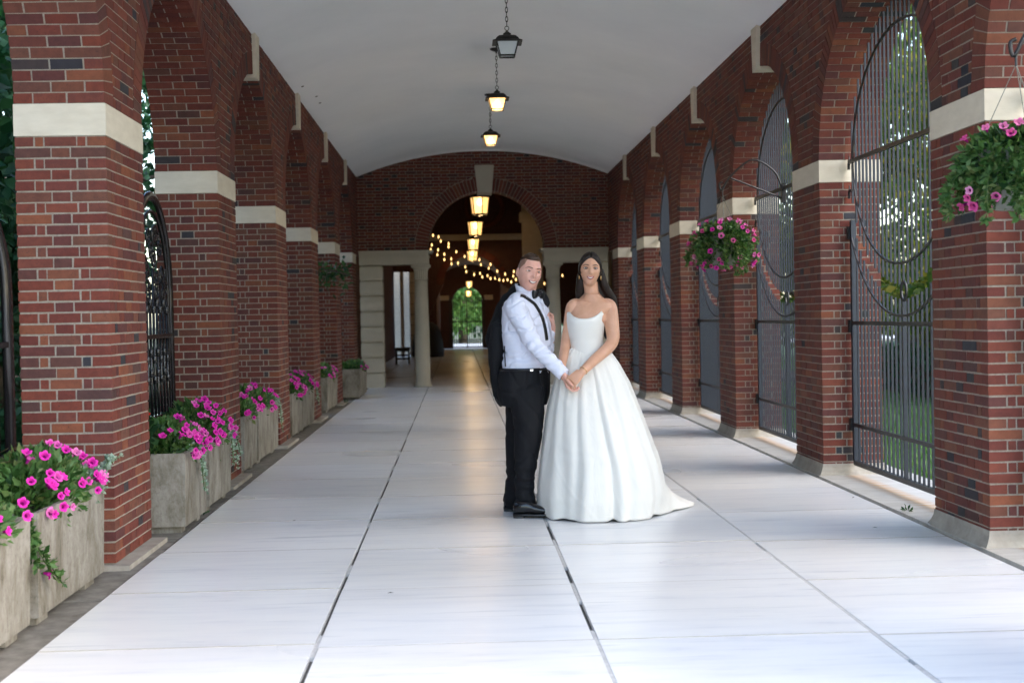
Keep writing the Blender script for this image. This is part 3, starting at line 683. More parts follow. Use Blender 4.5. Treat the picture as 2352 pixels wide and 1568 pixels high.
# ================================================================ iron gates of the right arcade
GX = 3.135
def gate_bars():
    n = 27; out = []
    for k in range(n):
        d = -1.19+k*2.38/(n-1)
        e = lambda a, b: b*math.sqrt(max(0, 1-(d/a)**2))
        top = min(2.49+e(1.25, 1.04), ZB1+e(ARA, ARB)-.04); out.append((d, 2.49-e(1.26, 1.0), top, .08, 2.49-e(1.32, 1.10)-.0))
    return out
BAR = mesh_of('bar', [(x*.5, y*.5, z+.5) for x, y, z in [(a*2, b*2, c) for a, b, c in UNIT]], BOXF, M['bar'])
def make_gate(label):
    g = thing('iron_gate', label, 'gate', (GX, 0, 0), 'barred gates in the right arcade')
    for d, zl, zt, z0, z1 in gate_bars():
        if zt > zl:
            o = bpy.data.objects.new('bar', BAR); link(o, g); o.location = (0, d, zl); o.scale = (.0145, .0145, zt-zl)
        o = bpy.data.objects.new('bar', BAR); link(o, g); o.location = (0, d, .12); o.scale = (.0145, .0145, z1-.12)
    def ell(a, b, t0, t1, n=40): return [(-.011, a*math.cos(t), 2.49+b*math.sin(t)) for t in np.linspace(t0, t1, n)]
    def flatband(pts, w=.011, h=.018):
        mb = MB(); V = []; F = []
        for i, p in enumerate(pts):
            t = (Vector(pts[min(i+1, len(pts)-1)])-Vector(pts[max(i-1, 0)])).normalized(); nn = Vector((0, -t.z, t.y))
            for sx, sn in ((-1, -1), (1, -1), (1, 1), (-1, 1)): V.append(Vector(p)+Vector((sx*w/2-.004, 0, 0))+nn*(sn*h/2))
        for i in range(len(pts)-1):
            for k in range(4): F.append((4*i+k, 4*i+(k+1) % 4, 4*i+4+(k+1) % 4, 4*i+4+k))
        F += [(3, 2, 1, 0), tuple(range(4*len(pts)-4, 4*len(pts)))]
        mb.add(V, F); return mb
    flatband(ell(1.13, .85, 0, 2*PI, 73)).build('ring', M['iron'], g)
    flatband(ell(1.36, 1.22, PI+.52, 2*PI-.52, 40)).build('swag_rail', M['iron'], g)
    mb = MB(); mb.box(-.026, -.006, -1.235, 1.235, 2.475, 2.505); mb.build('rail', M['iron'], g)
    for z, h in ((1.215, .03), (.41, .028)): mb = MB(); mb.box(-.024, -.0075, -1.2, 1.2, z-h/2, z+h/2); mb.build('rail', M['iron'], g)
    mb = MB(); mb.box(-.02, .02, -1.205, 1.205, .088, .122); mb.build('bottom_rail', M['iron'], g)
    for s in (-1, 1):
        mb = MB(); mb.box(-.02, .02, s*1.2-.021, s*1.2+.021, .123, 2.03); mb.build('stile', M['bar'], g)
        for z in (.41, 1.19, 1.93):
            mb = MB(); mb.box(-.035, .012, min(s*1.222, s*1.258), max(s*1.222, s*1.258), z-.05, z+.05); mb.build('hinge', M['iron'], g)
        for z in (2.49, 2.26):
            mb = MB(); mb.tube([(-.016, s*1.15, z), (-.016, s*1.215, z), (-.016, s*1.23, z-.01), (-.016, s*1.235, z-.06)], .012, 6); mb.tube([(-.016, s*1.22, z), (-.016, s*1.225, z+.05)], [.009, .003], 6); mb.build('holdfast', M['iron'], g)
    mb = MB(); mb.box(-.014, .014, -.0125, .0125, .124, 1.38); mb.build('meeting_stile', M['bar'], g)
    mb = MB(); mb.tube([(0, .055*math.cos(a), 1.445+.065*math.sin(a)) for a in np.linspace(0, 2*PI, 25)], .011, 8); mb.build('handle_ring', M['iron'], g, True)
    return g
gate_lab = ['barred iron gate in the right arch nearest the hanging basket with few flowers', 'tall barred iron gate with swooping rail, garden lawn showing between its bars', 'barred iron gate carrying the full flower basket on its bracket', 'barred iron gate in the bay just past the full flower basket',
            'blue grey barred gate, second bay past the full flower basket', 'blue grey barred gate in the bay beside the brick end wall']
g0 = make_gate(gate_lab[0])
for i, uc in enumerate(baysR):
    g = g0 if i == 0 else copy_tree(g0); g.location = (GX, uc, 0); g['label'] = gate_lab[i]

# ================================================================ ornate gate leaves of the left arcade
def scroll(c, r, turns, a0, flip=1, n=30, w=.009):
    pts = []
    for k in range(n):
        t = k/(n-1); rr = r*(1-.8*t); a = a0+flip*turns*2*PI*t; pts.append((0, c[0]+rr*math.cos(a), c[1]+rr*math.sin(a)))
    return tube(pts, w, 6)
def make_leaf(label):
    W_ = 1.2; zt = 2.26; R = W_/2; zs = zt-R*1.25
    g = thing('ornate_gate', label, 'gate', (0, 0, 0), 'ornate gate leaves in the left arcade')
    pts = [(0, 0, .08), (0, 0, zs)]+[(0, R-R*math.cos(t), zs+1.25*R*math.sin(t)) for t in np.linspace(0, PI, 25)][1:-1]+[(0, W_, zs), (0, W_, .08)]
    mb = MB(); mb.tube(pts, .03, 8, flat=(1.2, .8)); mb.build('frame', M['gloss_iron'], g, True)
    pts = [(0, .09, .1), (0, .09, zs)]+[(0, R-(R-.09)*math.cos(t), zs+1.25*(R-.09)*math.sin(t)) for t in np.linspace(0, PI, 25)][1:-1]+[(0, W_-.09, zs), (0, W_-.09, .1)]
    mb = MB(); mb.tube(pts, .014, 6); mb.build('inner_frame', M['gloss_iron'], g, True)
    for z in (.12, .62, 1.22): mb = MB(); mb.box(-.02, .02, 0, W_, z-.016, z+.016); mb.build('rail', M['gloss_iron'], g)
    for k in range(9):
        d = .16+k*(W_-.32)/8
        mb = MB(); mb.tube([(0, d, .1), (0, d, 1.62+.12*math.sin(k*2.1))], .011, 6)
        for z in (.38, .9, 1.05, 1.42):
            mb.add(*lathe([(.011, -.03), (.022, -.02), (.014, -.008), (.024, 0), (.014, .008), (.022, .02), (.011, .03)], (0, d, z+.05*(k % 2)), 8))
        mb.build('baluster', M['gloss_iron'], g, True)
    rs = random.Random(3)
    for k in range(26):      # scrollwork filling the round head
        d = rs.uniform(.16, W_-.16); zmax = zs+1.2*math.sqrt(max(0, (R-.12)**2-(d-R)**2)); z = rs.uniform(1.5, max(1.52, zmax-.05))
        mb = MB(); mb.add(*scroll((d, z), rs.uniform(.05, .10), rs.uniform(1, 1.6), rs.uniform(0, 6), rs.choice((-1, 1)))); mb.build('scroll', M['gloss_iron'], g, True)
    for k in range(10):
        d = .14+k*(W_-.28)/9; mb = MB(); mb.add(*scroll((d, .3), .07, 1.2, k, 1 if k % 2 else -1)); mb.build('scroll', M['gloss_iron'], g, True)
    return g
lf = make_leaf('glossy black ornate gate leaf with scrolled round head, seen behind the second planter pair')
lf.location = (-2.26, baysL[1]+.01, 0)
l2 = copy_tree(lf); l2.location = (-2.26, baysL[1]-1.22, 0); l2['label'] = 'glossy black ornate gate leaf mostly hidden by the brick pier'
l3 = copy_tree(lf); l3.location = (-2.405, 7.28, 0); l3.rotation_euler = (0, 0, PI-.45); l3['label'] = 'ornate black gate leaf swung open beside the first brick pier'

# ================================================================ lanterns
def lantern(name, loc, s, lit, label, group, sides=4, ztop=None, pend=False):
    g = thing(name, label, 'lantern', loc, group)
    c = lambda r, z, rot=PI/4, n=sides: [(r*math.cos(rot+2*PI*k/n), r*math.sin(rot+2*PI*k/n), z) for k in range(n)]
    def frustum(levels, n=sides, rot=PI/4):
        V = []; F = []
        for r, z in levels: V += c(r*s, z*s, rot, n)
        for i in range(len(levels)-1):
            for k in range(n): F.append((i*n+k, i*n+(k+1) % n, (i+1)*n+(k+1) % n, (i+1)*n+k))
        F += [tuple(range(n))[::-1], tuple(range((len(levels)-1)*n, len(levels)*n))]; return V, F
    rt, rb, zt, zb = (.72, .48, 0, -.62) if sides == 4 else (.56, .45, 0, -.95)
    mb = MB()
    if sides == 4: mb.add(*frustum([(1.0, -.0), (.98, .035), (.80, .09), (.70, .20), (.55, .30), (.32, .35), (.24, .36), (.26, .42), (.14, .50), (.06, .56), (.03, .60)]))
    else: mb.add(*frustum([(.62, .0), (.64, .06), (.5, .14), (.25, .22), (.08, .30), (.03, .36)]))
    mb.build('roof', M['lantern'], g)
    for k in range(sides):      # corner bars and panes
        a, a2 = PI/4+2*PI*k/sides, PI/4+2*PI*(k+1)/sides
        p0, p1 = Vector((rt*s*math.cos(a), rt*s*math.sin(a), zt*s)), Vector((rb*s*math.cos(a), rb*s*math.sin(a), zb*s))
        q0, q1 = Vector((rt*s*math.cos(a2), rt*s*math.sin(a2), zt*s)), Vector((rb*s*math.cos(a2), rb*s*math.sin(a2), zb*s))
        mb = MB(); mb.tube([p0, p1], .035*s, 6); mb.build('corner_bar', M['lantern'], g)
        mb = MB(); mb.tube([p1, q1], .04*s, 6); mb.build('bottom_rail', M['lantern'], g)
        e = .04; n_ = ((p0+q0)/2).normalized()*.004
        mb = MB(); A = [p0.lerp(q0, e), p0.lerp(q0, 1-e), p1.lerp(q1, 1-e), p1.lerp(q1, e)]
        mb.add(A+[v-n_ for v in A], [(0, 1, 2, 3), (7, 6, 5, 4), (0, 4, 5, 1), (1, 5, 6, 2), (2, 6, 7, 3), (3, 7, 4, 0)]); mb.build('pane', M['pane_lit'] if lit else M['glass'], g)
    mb = MB(); mb.add(*lathe([(.02*s, -.42*s), (.09*s, -.36*s), (.12*s, -.24*s), (.08*s, -.14*s), (.05*s, -.08*s)], (0, 0, 0), 12)); mb.build('lamp', M['bulb'] if lit else M['glass'], g, True)
    if lit:     # the lamp's own light
        ld = bpy.data.lights.new('lamp_light', 'POINT'); ld.energy = 1.5 if sides == 4 else 4.5; ld.color = (1, .62, .28); ld.shadow_soft_size = .05
        lo = bpy.data.objects.new('lamp_light', ld); link(lo, g); lo.location = (0, 0, (zb-.12)*s)
    if sides != 4: mb = MB(); mb.add(*lathe([(.3*s, -.95*s), (.2*s, -1.02*s), (.05*s, -1.08*s), (.02*s, -1.14*s)], (0, 0, 0), 10)); mb.build('finial', M['lantern'], g, True)
    # ring, chain links, ceiling rose
    z = .60*s if sides == 4 else .36*s
    mb = MB(); mb.tube([(.10*s*math.cos(a), 0, z+.10*s+.10*s*math.sin(a)) for a in np.linspace(0, 2*PI, 17)], .018*s, 6); mb.build('ring', M['lantern'], g, True)
    z += .19*s; top = (ztop-loc[2]) if ztop else z+1; k = 0; lk = .05
    while z < top-.02:
        V = []
        mb = MB(); mb.tube([((.011*math.cos(a) if k % 2 else 0), (0 if k % 2 else .011*math.cos(a)), z+lk/2+lk*.56*math.sin(a)) for a in np.linspace(0, 2*PI, 11)], .0036, 5); mb.build('chain_link', M['lantern'], g, True); z += lk*.86; k += 1
    mb = MB(); mb.add(*lathe([(.012, -.035), (.05, -.022), (.075, -.008), (.07, .02)], (0, 0, top), 14)); mb.build('ceiling_rose', M['lantern'], g, True)
    return g
for i, (y, lit, lb) in enumerate(((12.6, False, 'unlit square bronze lantern hanging from the white vault'), (15.85, True, 'lit square lantern hanging between the unlit lantern and the last vault lantern'), (19.1, True, 'lit square lantern hanging last before the brick end wall'))):
    lantern('hanging_lantern', (XC, y, 3.865), .196, lit, lb, 'lanterns under the white vault', 4, 4.455)
for i, (y, s, z, lb) in enumerate(((29.0, .37, 3.87, 'largest glowing lantern hanging in the hall just behind the keystone'), (36.5, .37, 3.87, 'glowing lantern hanging second behind the end wall arch'), (42.0, .33, 3.72, 'glowing lantern hanging third in the dim hall'), (45.0, .33, 3.50, 'glowing lantern hanging last before the hall back wall'))):
    lantern('hall_lantern', (XC, y, z), s, True, lb, 'glowing lanterns in the hall', 6, HZ)
for i, (y, z) in enumerate(((50, 2.62), (54, 2.35))):
    lantern('hall_lantern', (.42, y, z), .22, True, ('small glowing lantern inside the far passage vault', 'small glowing lantern above the far gate')[i], 'glowing lanterns in the hall', 6, 3.2)
# festoon lights across the hall
BUL = [[(107,448),(160,462),(181,503),(256,527),(255,558),(330,605),(409,650),(550,681),(657,725),(721,790),(797,818),(880,793)], [(95,540),(85,584),(155,587),(215,628),(281,672),(346,713),(415,750),(500,822),(578,845),(657,860),(740,871),(820,872),(900,870),(1172,908),(1345,831)],
       [(148,633),(215,680),(283,720),(425,795),(556,811),(628,835),(700,857),(780,878),(855,893)], [(564,728),(640,761),(875,838)]]
bm = mesh_of('bulb', *lathe([(.004, -.04), (.012, -.030), (.018, -.012), (.016, .006), (.009, .02), (.008, .034)], (0, 0, 0), 10), M['string_bulb'], True)
for si, st in enumerate(BUL):
    y = 33.5+si*.7; P = [at((1030+a/3.92)*.9408, (460+b/3.92)*.9408, y) for a, b in st]
    g = thing('string_lights', ('festoon string of warm bulbs starting high under the cornice', 'longest festoon string of warm bulbs, running on past the right column', 'lowest short festoon string of warm bulbs in the hall', 'three bulb end of a festoon string in the hall')[si], 'string lights', P[0])
    mb = MB(); mb.tube([p-P[0]+Vector((0, 0, .035)) for p in bez(P, 4)], .006, 5); mb.build('cable', M['iron'], g)
    for p in P: o = bpy.data.objects.new('bulb', bm); link(o, g); o.location = p-P[0]
# ================================================================ planters and flowers
def fol(n, sampler, size, ratio=.5, fold=.25, upb=.3, rng=RNG):
    """n small leaves, each a folded pair of quads; sampler(n) -> points and outward directions"""
    P, D = sampler(n); P = np.asarray(P, float); D = np.asarray(D, float)
    D = D+rng.normal(0, .55, D.shape)+np.array([0, 0, upb]); D /= np.linalg.norm(D, axis=1)[:, None]+1e-9
    R = rng.normal(0, 1, D.shape); S = np.cross(D, R); S /= np.linalg.norm(S, axis=1)[:, None]+1e-9; U = np.cross(S, D)
    L_ = size*rng.uniform(.55, 1.25, n)[:, None]; Wd = L_*ratio
    a = P; b = P+D*L_*.5+S*Wd*.5+U*L_*fold*.4; c = P+D*L_*.5-S*Wd*.5+U*L_*fold*.4; t = P+D*L_; mid = P+D*L_*.55
    V = np.stack([a, b, t, c, mid], 1).reshape(-1, 3); i = np.arange(n)*5
    F = np.concatenate([np.stack([i, i+1, i+2, i+4], 1), np.stack([i, i+4, i+2, i+3], 1)])
    return V, F
def np_obj(name, V, F, m, parent=None, smooth=False):
    me = bpy.data.meshes.new(name); V = np.asarray(V, np.float32); F = np.asarray(F, np.int32)
    me.vertices.add(len(V)); me.vertices.foreach_set('co', V.ravel()); k = F.shape[1]
    me.loops.add(F.size); me.loops.foreach_set('vertex_index', F.ravel()); me.polygons.add(len(F))
    me.polygons.foreach_set('loop_start', np.arange(0, F.size, k, dtype=np.int32)); me.polygons.foreach_set('loop_total', np.full(len(F), k, np.int32))
    me.materials.append(m); me.update(calc_edges=True); me.validate()
    if smooth: me.polygons.foreach_set('use_smooth', [True]*len(me.polygons))
    return link(bpy.data.objects.new(name, me), parent)
def flower_mesh(m, wide=1., seed=0):
    rs = random.Random(seed); V = []; F = []; MI = []; n = 20
    prof = [(.006, -.035), (.010, -.012), (.016, .0)]; 
    for r, z in prof:
        for k in range(n): a = 2*PI*k/n; V.append((r*math.cos(a), r*math.sin(a), z))
    for rr, zz in ((.6, .006), (1., .004)):
        for k in range(n):
            a = 2*PI*k/n; lobe = .82+.18*abs(math.cos(2.5*a))**.6; r = .03*rr*lobe*wide*rs.uniform(.94, 1.05); V.append((r*math.cos(a), r*math.sin(a), zz+.005*math.cos(5*a)*rr+rs.uniform(-.002, .002)))
    for i in range(4):
        for k in range(n): F.append((i*n+k, i*n+(k+1) % n, (i+1)*n+(k+1) % n, (i+1)*n+k)); MI.append(1 if i == 0 else 0)
    return mesh_of('flower', V, F, [m, M['throat']], True, MI)
FL = {'m': [flower_mesh(M['petal'], 1, s) for s in range(3)], 'p': [flower_mesh(M['petal_pink'], .9, s+5) for s in range(2)], 'r': [flower_mesh(M['petal_red'], .8, 9)]}
def put_flower(parent, p, d, kind='m', s=1.):
    o = bpy.data.objects.new('flower', random.choice(FL[kind])); link(o, parent); o.location = p
    d = Vector(d).normalized(); o.rotation_euler = d.to_track_quat('Z', 'Y').to_euler(); o.scale = (s,)*3; return o
def blob(cx, cy, cz, rx, ry, rz, fill=.5, low=-.3):
    def f(n):
        d = RNG.normal(0, 1, (n, 3)); d[:, 2] = np.where(d[:, 2] < low, -d[:, 2], d[:, 2]); d /= np.linalg.norm(d, axis=1)[:, None]
        r = RNG.uniform(fill, 1, n)[:, None]; return np.array([cx, cy, cz])+d*r*np.array([rx, ry, rz]), d
    return f
PL_H = .45
def planter(y0, y1, xf, label, wd=.44):
    g = thing('planter', label, 'planter', (xf-wd/2, (y0+y1)/2, 0), 'concrete planters along the left arcade'); L2 = (y1-y0)/2; W2 = wd/2
    V = []; F = []
    lv = [(.95, .035), (.955, .05), (1., PL_H+.04), (1., PL_H+.048), (.88, PL_H+.048), (.87, PL_H-.02)]
    for s, z in lv:
        ix, iy = W2*(1-s), W2*(1-s); V += [(-W2+ix, -L2+iy, z), (W2-ix, -L2+iy, z), (W2-ix, L2-iy, z), (-W2+ix, L2-iy, z)]
    for i in range(len(lv)-1):
        for k in range(4): F.append((4*i+k, 4*i+(k+1) % 4, 4*i+4+(k+1) % 4, 4*i+4+k))
    F.append((3, 2, 1, 0)); obj('box', V, F, M['concrete'], g)
    for s_ in (-1, 1): mb = MB(); mb.box(-W2*.8, W2*.8, s_*L2*.7-L2*.15, s_*L2*.7+L2*.15, -.012, .0345); mb.build('foot', M['concrete'], g)
    mb = MB(); mb.box(-W2*.87, W2*.87, -L2+W2*.13, L2-W2*.13, PL_H-.06, PL_H+.01); mb.build('soil', M['soil'], g)
    return g, L2, W2
PLS = [(4.86, 5.86, -1.86), (5.96, 7.07, -1.86), (8.52, 9.24, -1.735), (9.45, 10.36, -1.755), (11.66, 12.38, -1.86), (12.48, 13.84, -1.86), (14.97, 16.02, -1.86), (16.06, 17.3, -1.86), (19.12, 20.7, -1.87), (22.15, 23.75, -1.63)]
plab = ['in the first bay, at its open end', 'against the first brick pier, silver leaves trailing', 'with mossy streaks, near side in shadow', 'touching the second brick pier', 'narrow, holding a red flower', 'touching the third brick pier', 'just past the third brick pier', 'touching the fourth brick pier', 'alone in the fifth bay', 'standing out from the last pier beside the rusticated stones']
nfl = [22, 42, 38, 38, 14, 26, 28, 22, 13, 7]
for i, (a, b, xf) in enumerate(PLS):
    g, L2, W2 = planter(a, b, xf, 'pale stained concrete planter box '+plab[i]); cx, cy = g.location.x, g.location.y
    near = i < 4; zt = PL_H+.03
    pt = thing('petunia_plant', 'magenta petunias growing in the planter '+plab[i], 'plant', (cx, cy, zt), 'petunias in the planters')
    hgt = (.20, .24, .20, .26, .19, .2, .2, .19, .17, .12)[i]
    V, F = fol(2600 if near else 1100, blob(.03, 0, 0, W2*1.0, L2*.98, hgt), .055 if near else .06); o = np_obj('foliage', V, F, M['leaf'], pt); tag(o, kind='stuff')
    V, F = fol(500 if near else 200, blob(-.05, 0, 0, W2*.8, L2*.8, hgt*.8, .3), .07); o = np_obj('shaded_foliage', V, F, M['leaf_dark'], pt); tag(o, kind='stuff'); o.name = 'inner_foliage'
    for k in range(nfl[i]):
        u = random.uniform(-1, 1); t = random.uniform(-.25, 1.0)
        th = random.uniform(-.2, 1.45); d = Vector((math.cos(th)*random.uniform(.5, 1), random.gauss(0, .35)-.25, math.sin(th)))
        p = Vector((.03+W2*1.1*math.cos(th), u*L2*.95, hgt*1.12*max(math.sin(th), -.1)*math.sqrt(max(.05, 1-u*u*.9))+.01))
        put_flower(pt, p, d+Vector((.25, -.35, .1)), 'm', random.uniform(.62, .98))
    if i in (0, 2, 4): # red geranium and broad dark leaves
        gp = thing('geranium_plant', 'geranium in the planter '+plab[i], 'plant', (cx-.08, cy-(.28 if i else -.1)*1, zt), 'geraniums in the planters')
        V, F = fol(160, blob(0, 0, .05, .13, .15, .24, .4), .085, .85); tag(np_obj('foliage', V, F, M['leaf_dark'], gp), kind='stuff')
        for k in range(2 if i == 2 else 3): put_flower(gp, (random.uniform(-.06, .1), random.uniform(-.08, .08), .27), (.3, -.5, .6), 'r', .9)
    if i in (1, 2, 3, 5, 7): # silver trailing plant
        yo = (L2-.12) if i in (1, 3, 5, 7) else -.05
        sp = thing('silver_trailer', 'silvery small leaved trailing plant in the planter '+plab[i], 'plant', (cx+W2*.6, cy+yo, zt), 'silver trailing plants in the planters')
        V, F = fol(700 if near else 250, blob(0, 0, 0, .13, .17, .12), .026, .8, upb=.1); V = [V]; F = [F]; base = len(V[0]); mb = MB()
        for k in range(6 if near else 3):
            if i == 1: end = Vector((.06+.1*random.random(), .1+.14*random.random(), .08+.09*random.random()))
            else: end = Vector((W2*.4+.05, random.uniform(-.1, .25), -random.uniform(.1, .3)))
            cv = bez([(0, random.uniform(-.08, .08), .03), (W2*.42+.01, end.y*.5, .03 if i != 1 else .1), end], 8); mb.tube(cv, .003, 4)
            pts = np.array([tuple(p) for p in cv for _ in range(3)]); v, f = fol(len(pts), lambda n: (pts, np.tile([.3, 0, 0], (n, 1))), .026, .8); V.append(v); F.append(f+base); base += len(v)
        tag(np_obj('foliage', np.concatenate(V), np.concatenate(F), M['leaf_silver'], sp), kind='stuff'); mb.build('stem', M['leaf'], sp)
    if i in (0, 1): # fine dry grass blades behind
        gr = thing('ornamental_grass', 'arching brown ornamental grass tuft in the planter '+plab[i], 'grass', (cx-.12, cy-(.2 if i else -.2), zt), 'grass tufts in the planters')
        mb = MB()
        for k in range(60):
            a = random.uniform(0, 2*PI); l = random.uniform(.18, .36); r0 = .03
            mb.tube([(r0*math.cos(a), r0*math.sin(a), 0), ((r0+l*.25)*math.cos(a), (r0+l*.25)*math.sin(a), l*.75), ((r0+l*.7)*math.cos(a), (r0+l*.7)*math.sin(a), l*.8)], [.003, .0025, .0008], 4, flat=(1, .4))
        tag(mb.build('blades', M['grass_blade'], gr), kind='stuff')
    if i == 1: # stems dropping into the gap between the boxes
        tr = thing('trailing_stem', 'petunia stems with two blooms dropping into the gap between planters', 'plant', (cx+W2, cy-L2, zt))
        mb = MB(); V = []; F = []; base = 0
        for k in range(4):
            cv = bez([(-.1, .03, .02), (-.03, -.05, -.05), (-.02+.03*k, -.05+.05*k*(k > 1), -.16-.05*k)], 7); mb.tube(cv, .003, 4)
            pts = np.array([tuple(p) for p in cv for _ in range(5)]); v, f = fol(len(pts), lambda n: (pts, np.tile([.3, -.3, -.2], (n, 1))), .05); V.append(v); F.append(f+base); base += len(v)
        tag(np_obj('foliage', np.concatenate(V), np.concatenate(F), M['leaf'], tr), kind='stuff'); mb.build('stem', M['leaf'], tr)
        put_flower(tr, (.02, .12, .0), (1, -.6, .3)); put_flower(tr, (.03, .05, -.26), (.9, .3, -.3), 'm', .8)

# ================================================================ hanging baskets on brackets
def basket(cx, cy, cz, hook_z, dirx, label, lab2, nf, dense, br_=1.):
    br = thing('basket_bracket', lab2, 'bracket', (GX-.03, cy, 2.49), 'basket brackets on the gates'); tx = cx-(GX-.03)
    mb = MB(); mb.tube(bez([(0, 0, -.02), (-.08, 0, .16), (tx*.5, 0, .27), (tx*.86, 0, .12), (tx*1.0, 0, -.0), (tx*1.04, 0, .0), (tx*1.05, 0, .05), (tx*1.0, 0, .065)], 6), .010, 6); mb.build('arm', M['iron'], br, True)
    mb = MB(); mb.tube([(0, 0, -.1), (tx*.86, 0, .10)], .009, 6); mb.build('brace', M['iron'], br)
    mb = MB(); mb.box(-.012, .03, -.03, .03, -.14, .04); mb.build('clamp', M['iron'], br)
    g = thing('hanging_basket', label, 'basket', (cx, cy, cz), 'hanging flower baskets')
    hz = hook_z-cz
    mb = MB(); mb.add(*lathe([(.10, -.20), (.17, -.05), (.20, .06), (.205, .07), (.19, .07), (.185, .03)], (0, 0, 0), 20)); 
    m_, N_, L_, b_ = mat('pale_pot', (.16, .17, .14), .6); mb.build('pot', m_, g, True)
    mb = MB(); mb.tube([(0, 0, hz), (0, 0, hz-.07)], .006, 6); mb.build('hook', M['iron'], g)
    for k in range(3): a = 2*PI*k/3+.4; mb = MB(); mb.tube([(0, 0, hz-.06), (.19*math.cos(a), .19*math.sin(a), .07)], .0022, 4); mb.build('hanger_wire', m_, g)
    V, F = fol(dense, blob(0, 0, .0, .35*br_, .35*br_, .24*br_, .35, -2), .05, upb=-.1); tag(np_obj('foliage', V, F, M['leaf'], g), kind='stuff')
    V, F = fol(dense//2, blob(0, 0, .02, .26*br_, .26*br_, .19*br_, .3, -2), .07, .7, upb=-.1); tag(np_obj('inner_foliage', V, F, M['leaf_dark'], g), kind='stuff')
    mb = MB(); VV = []; FF = []; base = 0
    for k in range(16):
        a = random.uniform(0, 2*PI); e = random.uniform(.28, .40)*br_; cv = bez([(.2*math.cos(a), .2*math.sin(a), .05), (e*math.cos(a), e*math.sin(a), -.08), (e*1.02*math.cos(a), e*1.02*math.sin(a), -random.uniform(.14, .34)*br_)], 7); mb.tube(cv, .003, 4)
        pts = np.array([tuple(p) for p in cv for _ in range(6)]); v, f = fol(len(pts), lambda n: (pts, np.tile([math.cos(a)*.3, math.sin(a)*.3, -.3], (n, 1))), .045); VV.append(v); FF.append(f+base); base += len(v)
    tag(np_obj('trailing_foliage', np.concatenate(VV), np.concatenate(FF), M['leaf'], g), kind='stuff'); mb.build('stem', M['leaf'], g)
    for k in range(nf):
        a = random.uniform(PI, 2*PI) if random.random() < .8 else random.uniform(0, PI); ph = random.choice((random.uniform(-.9, .1), random.uniform(.5, 1.2), random.uniform(-.9, .9)))
        d = Vector((math.cos(a)*math.cos(ph), math.sin(a)*math.cos(ph), math.sin(ph))); q_ = random.uniform(.98, 1.12)*br_; p = Vector((d.x*.36, d.y*.36, d.z*.26-(.06 if d.z < 0 else 0)))*q_
        put_flower(g, p, d+Vector((-.1, -.5, .1)), random.choice('ppm') if dense < 3000 else 'p', random.uniform(.7, 1.05))
    return g
basket(2.53, 12.72, 1.965, 2.48, -1, 'full hanging basket of pink petunias on a curved bracket between two gates', 'curved black iron bracket on the gate carrying the full basket', 50, 2100, .88)
basket(2.60, 6.15, 1.97, 2.50, -1, 'large dark leafy hanging basket with few pink blooms before the near brick pier', 'curved black iron bracket ending in a scroll above the sparse basket', 34, 4300, .78)

# ================================================================ garden: trees, hedges, lawn
def tree(x, y, h, r, n, label, m='treeleaf', name='tree', clear=.25, leaf=.16, rz=None, group='trees in the garden'):
    g = thing(name, label, 'tree', (x, y, -.16), group); rs = random.Random(int(x*97+y*13))
    mb = MB(); mb.tube([(0, 0, -.05), (.03, .02, h*.25), (-.05, .05, h*.55), (0, 0, h*.9)], [h*.022+.05, h*.017+.03, h*.011, .02], 9)
    for k in range(9):
        a = rs.uniform(0, 2*PI); z = h*rs.uniform(clear, .8); e = r*rs.uniform(.5, .9); mb.tube([(0, 0, z), (e*.5*math.cos(a), e*.5*math.sin(a), z+e*.25), (e*math.cos(a), e*math.sin(a), z+e*.35)], [h*.008, h*.005, .01], 6)
    mb.build('trunk', M['bark'], g, True)
    C = []; z0, z1 = h*clear, h
    nc = 46
    for k in range(nc):
        t = rs.random(); z = z0+(z1-z0)*t; rr = r*(math.sin(PI*min(1, .12+t*.88))**.6 if m != 'yew' else (1-t*.85)); a = rs.uniform(0, 2*PI); e = rr*math.sqrt(rs.uniform(.15, 1)); C.append((e*math.cos(a), e*math.sin(a), z, r*rs.uniform(.22, .42)))
    C = np.array(C)
    def smp(n_):
        i = RNG.integers(0, nc, n_); d = RNG.normal(0, 1, (n_, 3)); d /= np.linalg.norm(d, axis=1)[:, None]; rr = C[i, 3]*RNG.uniform(.45, 1, n_)
        return C[i, :3]+d*rr[:, None]*np.array([1, 1, .7]), d
    V, F = fol(n, smp, leaf, .6, upb=-.1); tag(np_obj('crown', V, F, M[m], g), kind='stuff'); return g
for k, (x, y, h, r, lb) in enumerate(((-4.6, 10.5, 7, 1.7, 'dark conifer filling the gap behind the first brick pier'), (-5.2, 7.0, 8, 2.0, 'dark conifer at the open edge of the left arcade'), (-5.0, 14.5, 7, 1.8, 'dark conifer outside the third left arch'), (-5.2, 19, 7.5, 2, 'dark conifer outside the fifth left arch'), (-4.4, 4.2, 6, 1.5, 'dark conifer outside the nearest left bay'))):
    tree(x, y, h, r, 15000, lb, 'yew', 'conifer', .02, .15, group='conifers along the left arcade')
for k, (x, y, h, r, lb) in enumerate(((9.5, 22, 9, 2.8, 'leafy tree beyond the lawn showing through the second gate'), (13.5, 30, 11, 3.4, 'tall tree behind the lawn with gold edged leaves'), (8.2, 31, 9, 2.6, 'slim garden tree outside the far right arches'), (17, 24, 10, 3.2, 'broad garden tree at the lawn edge'), (11, 15, 8, 2.4, 'garden tree facing the near right arch'), (20, 36, 13, 4, 'tallest garden tree far across the lawn'), (12.5, 42, 11, 3.4, 'garden tree past the end of the arcade'), (12, 7, 9, 2.8, 'garden tree beside the open end of the passage'))):
    tree(x, y, h, r, 13000, lb, 'treeleaf', 'tree', .12, .22)
tree(.2, 74, 9, 3.6, 14000, 'bright green tree seen through the far gate', 'lawn', 'tree', .14, .3)
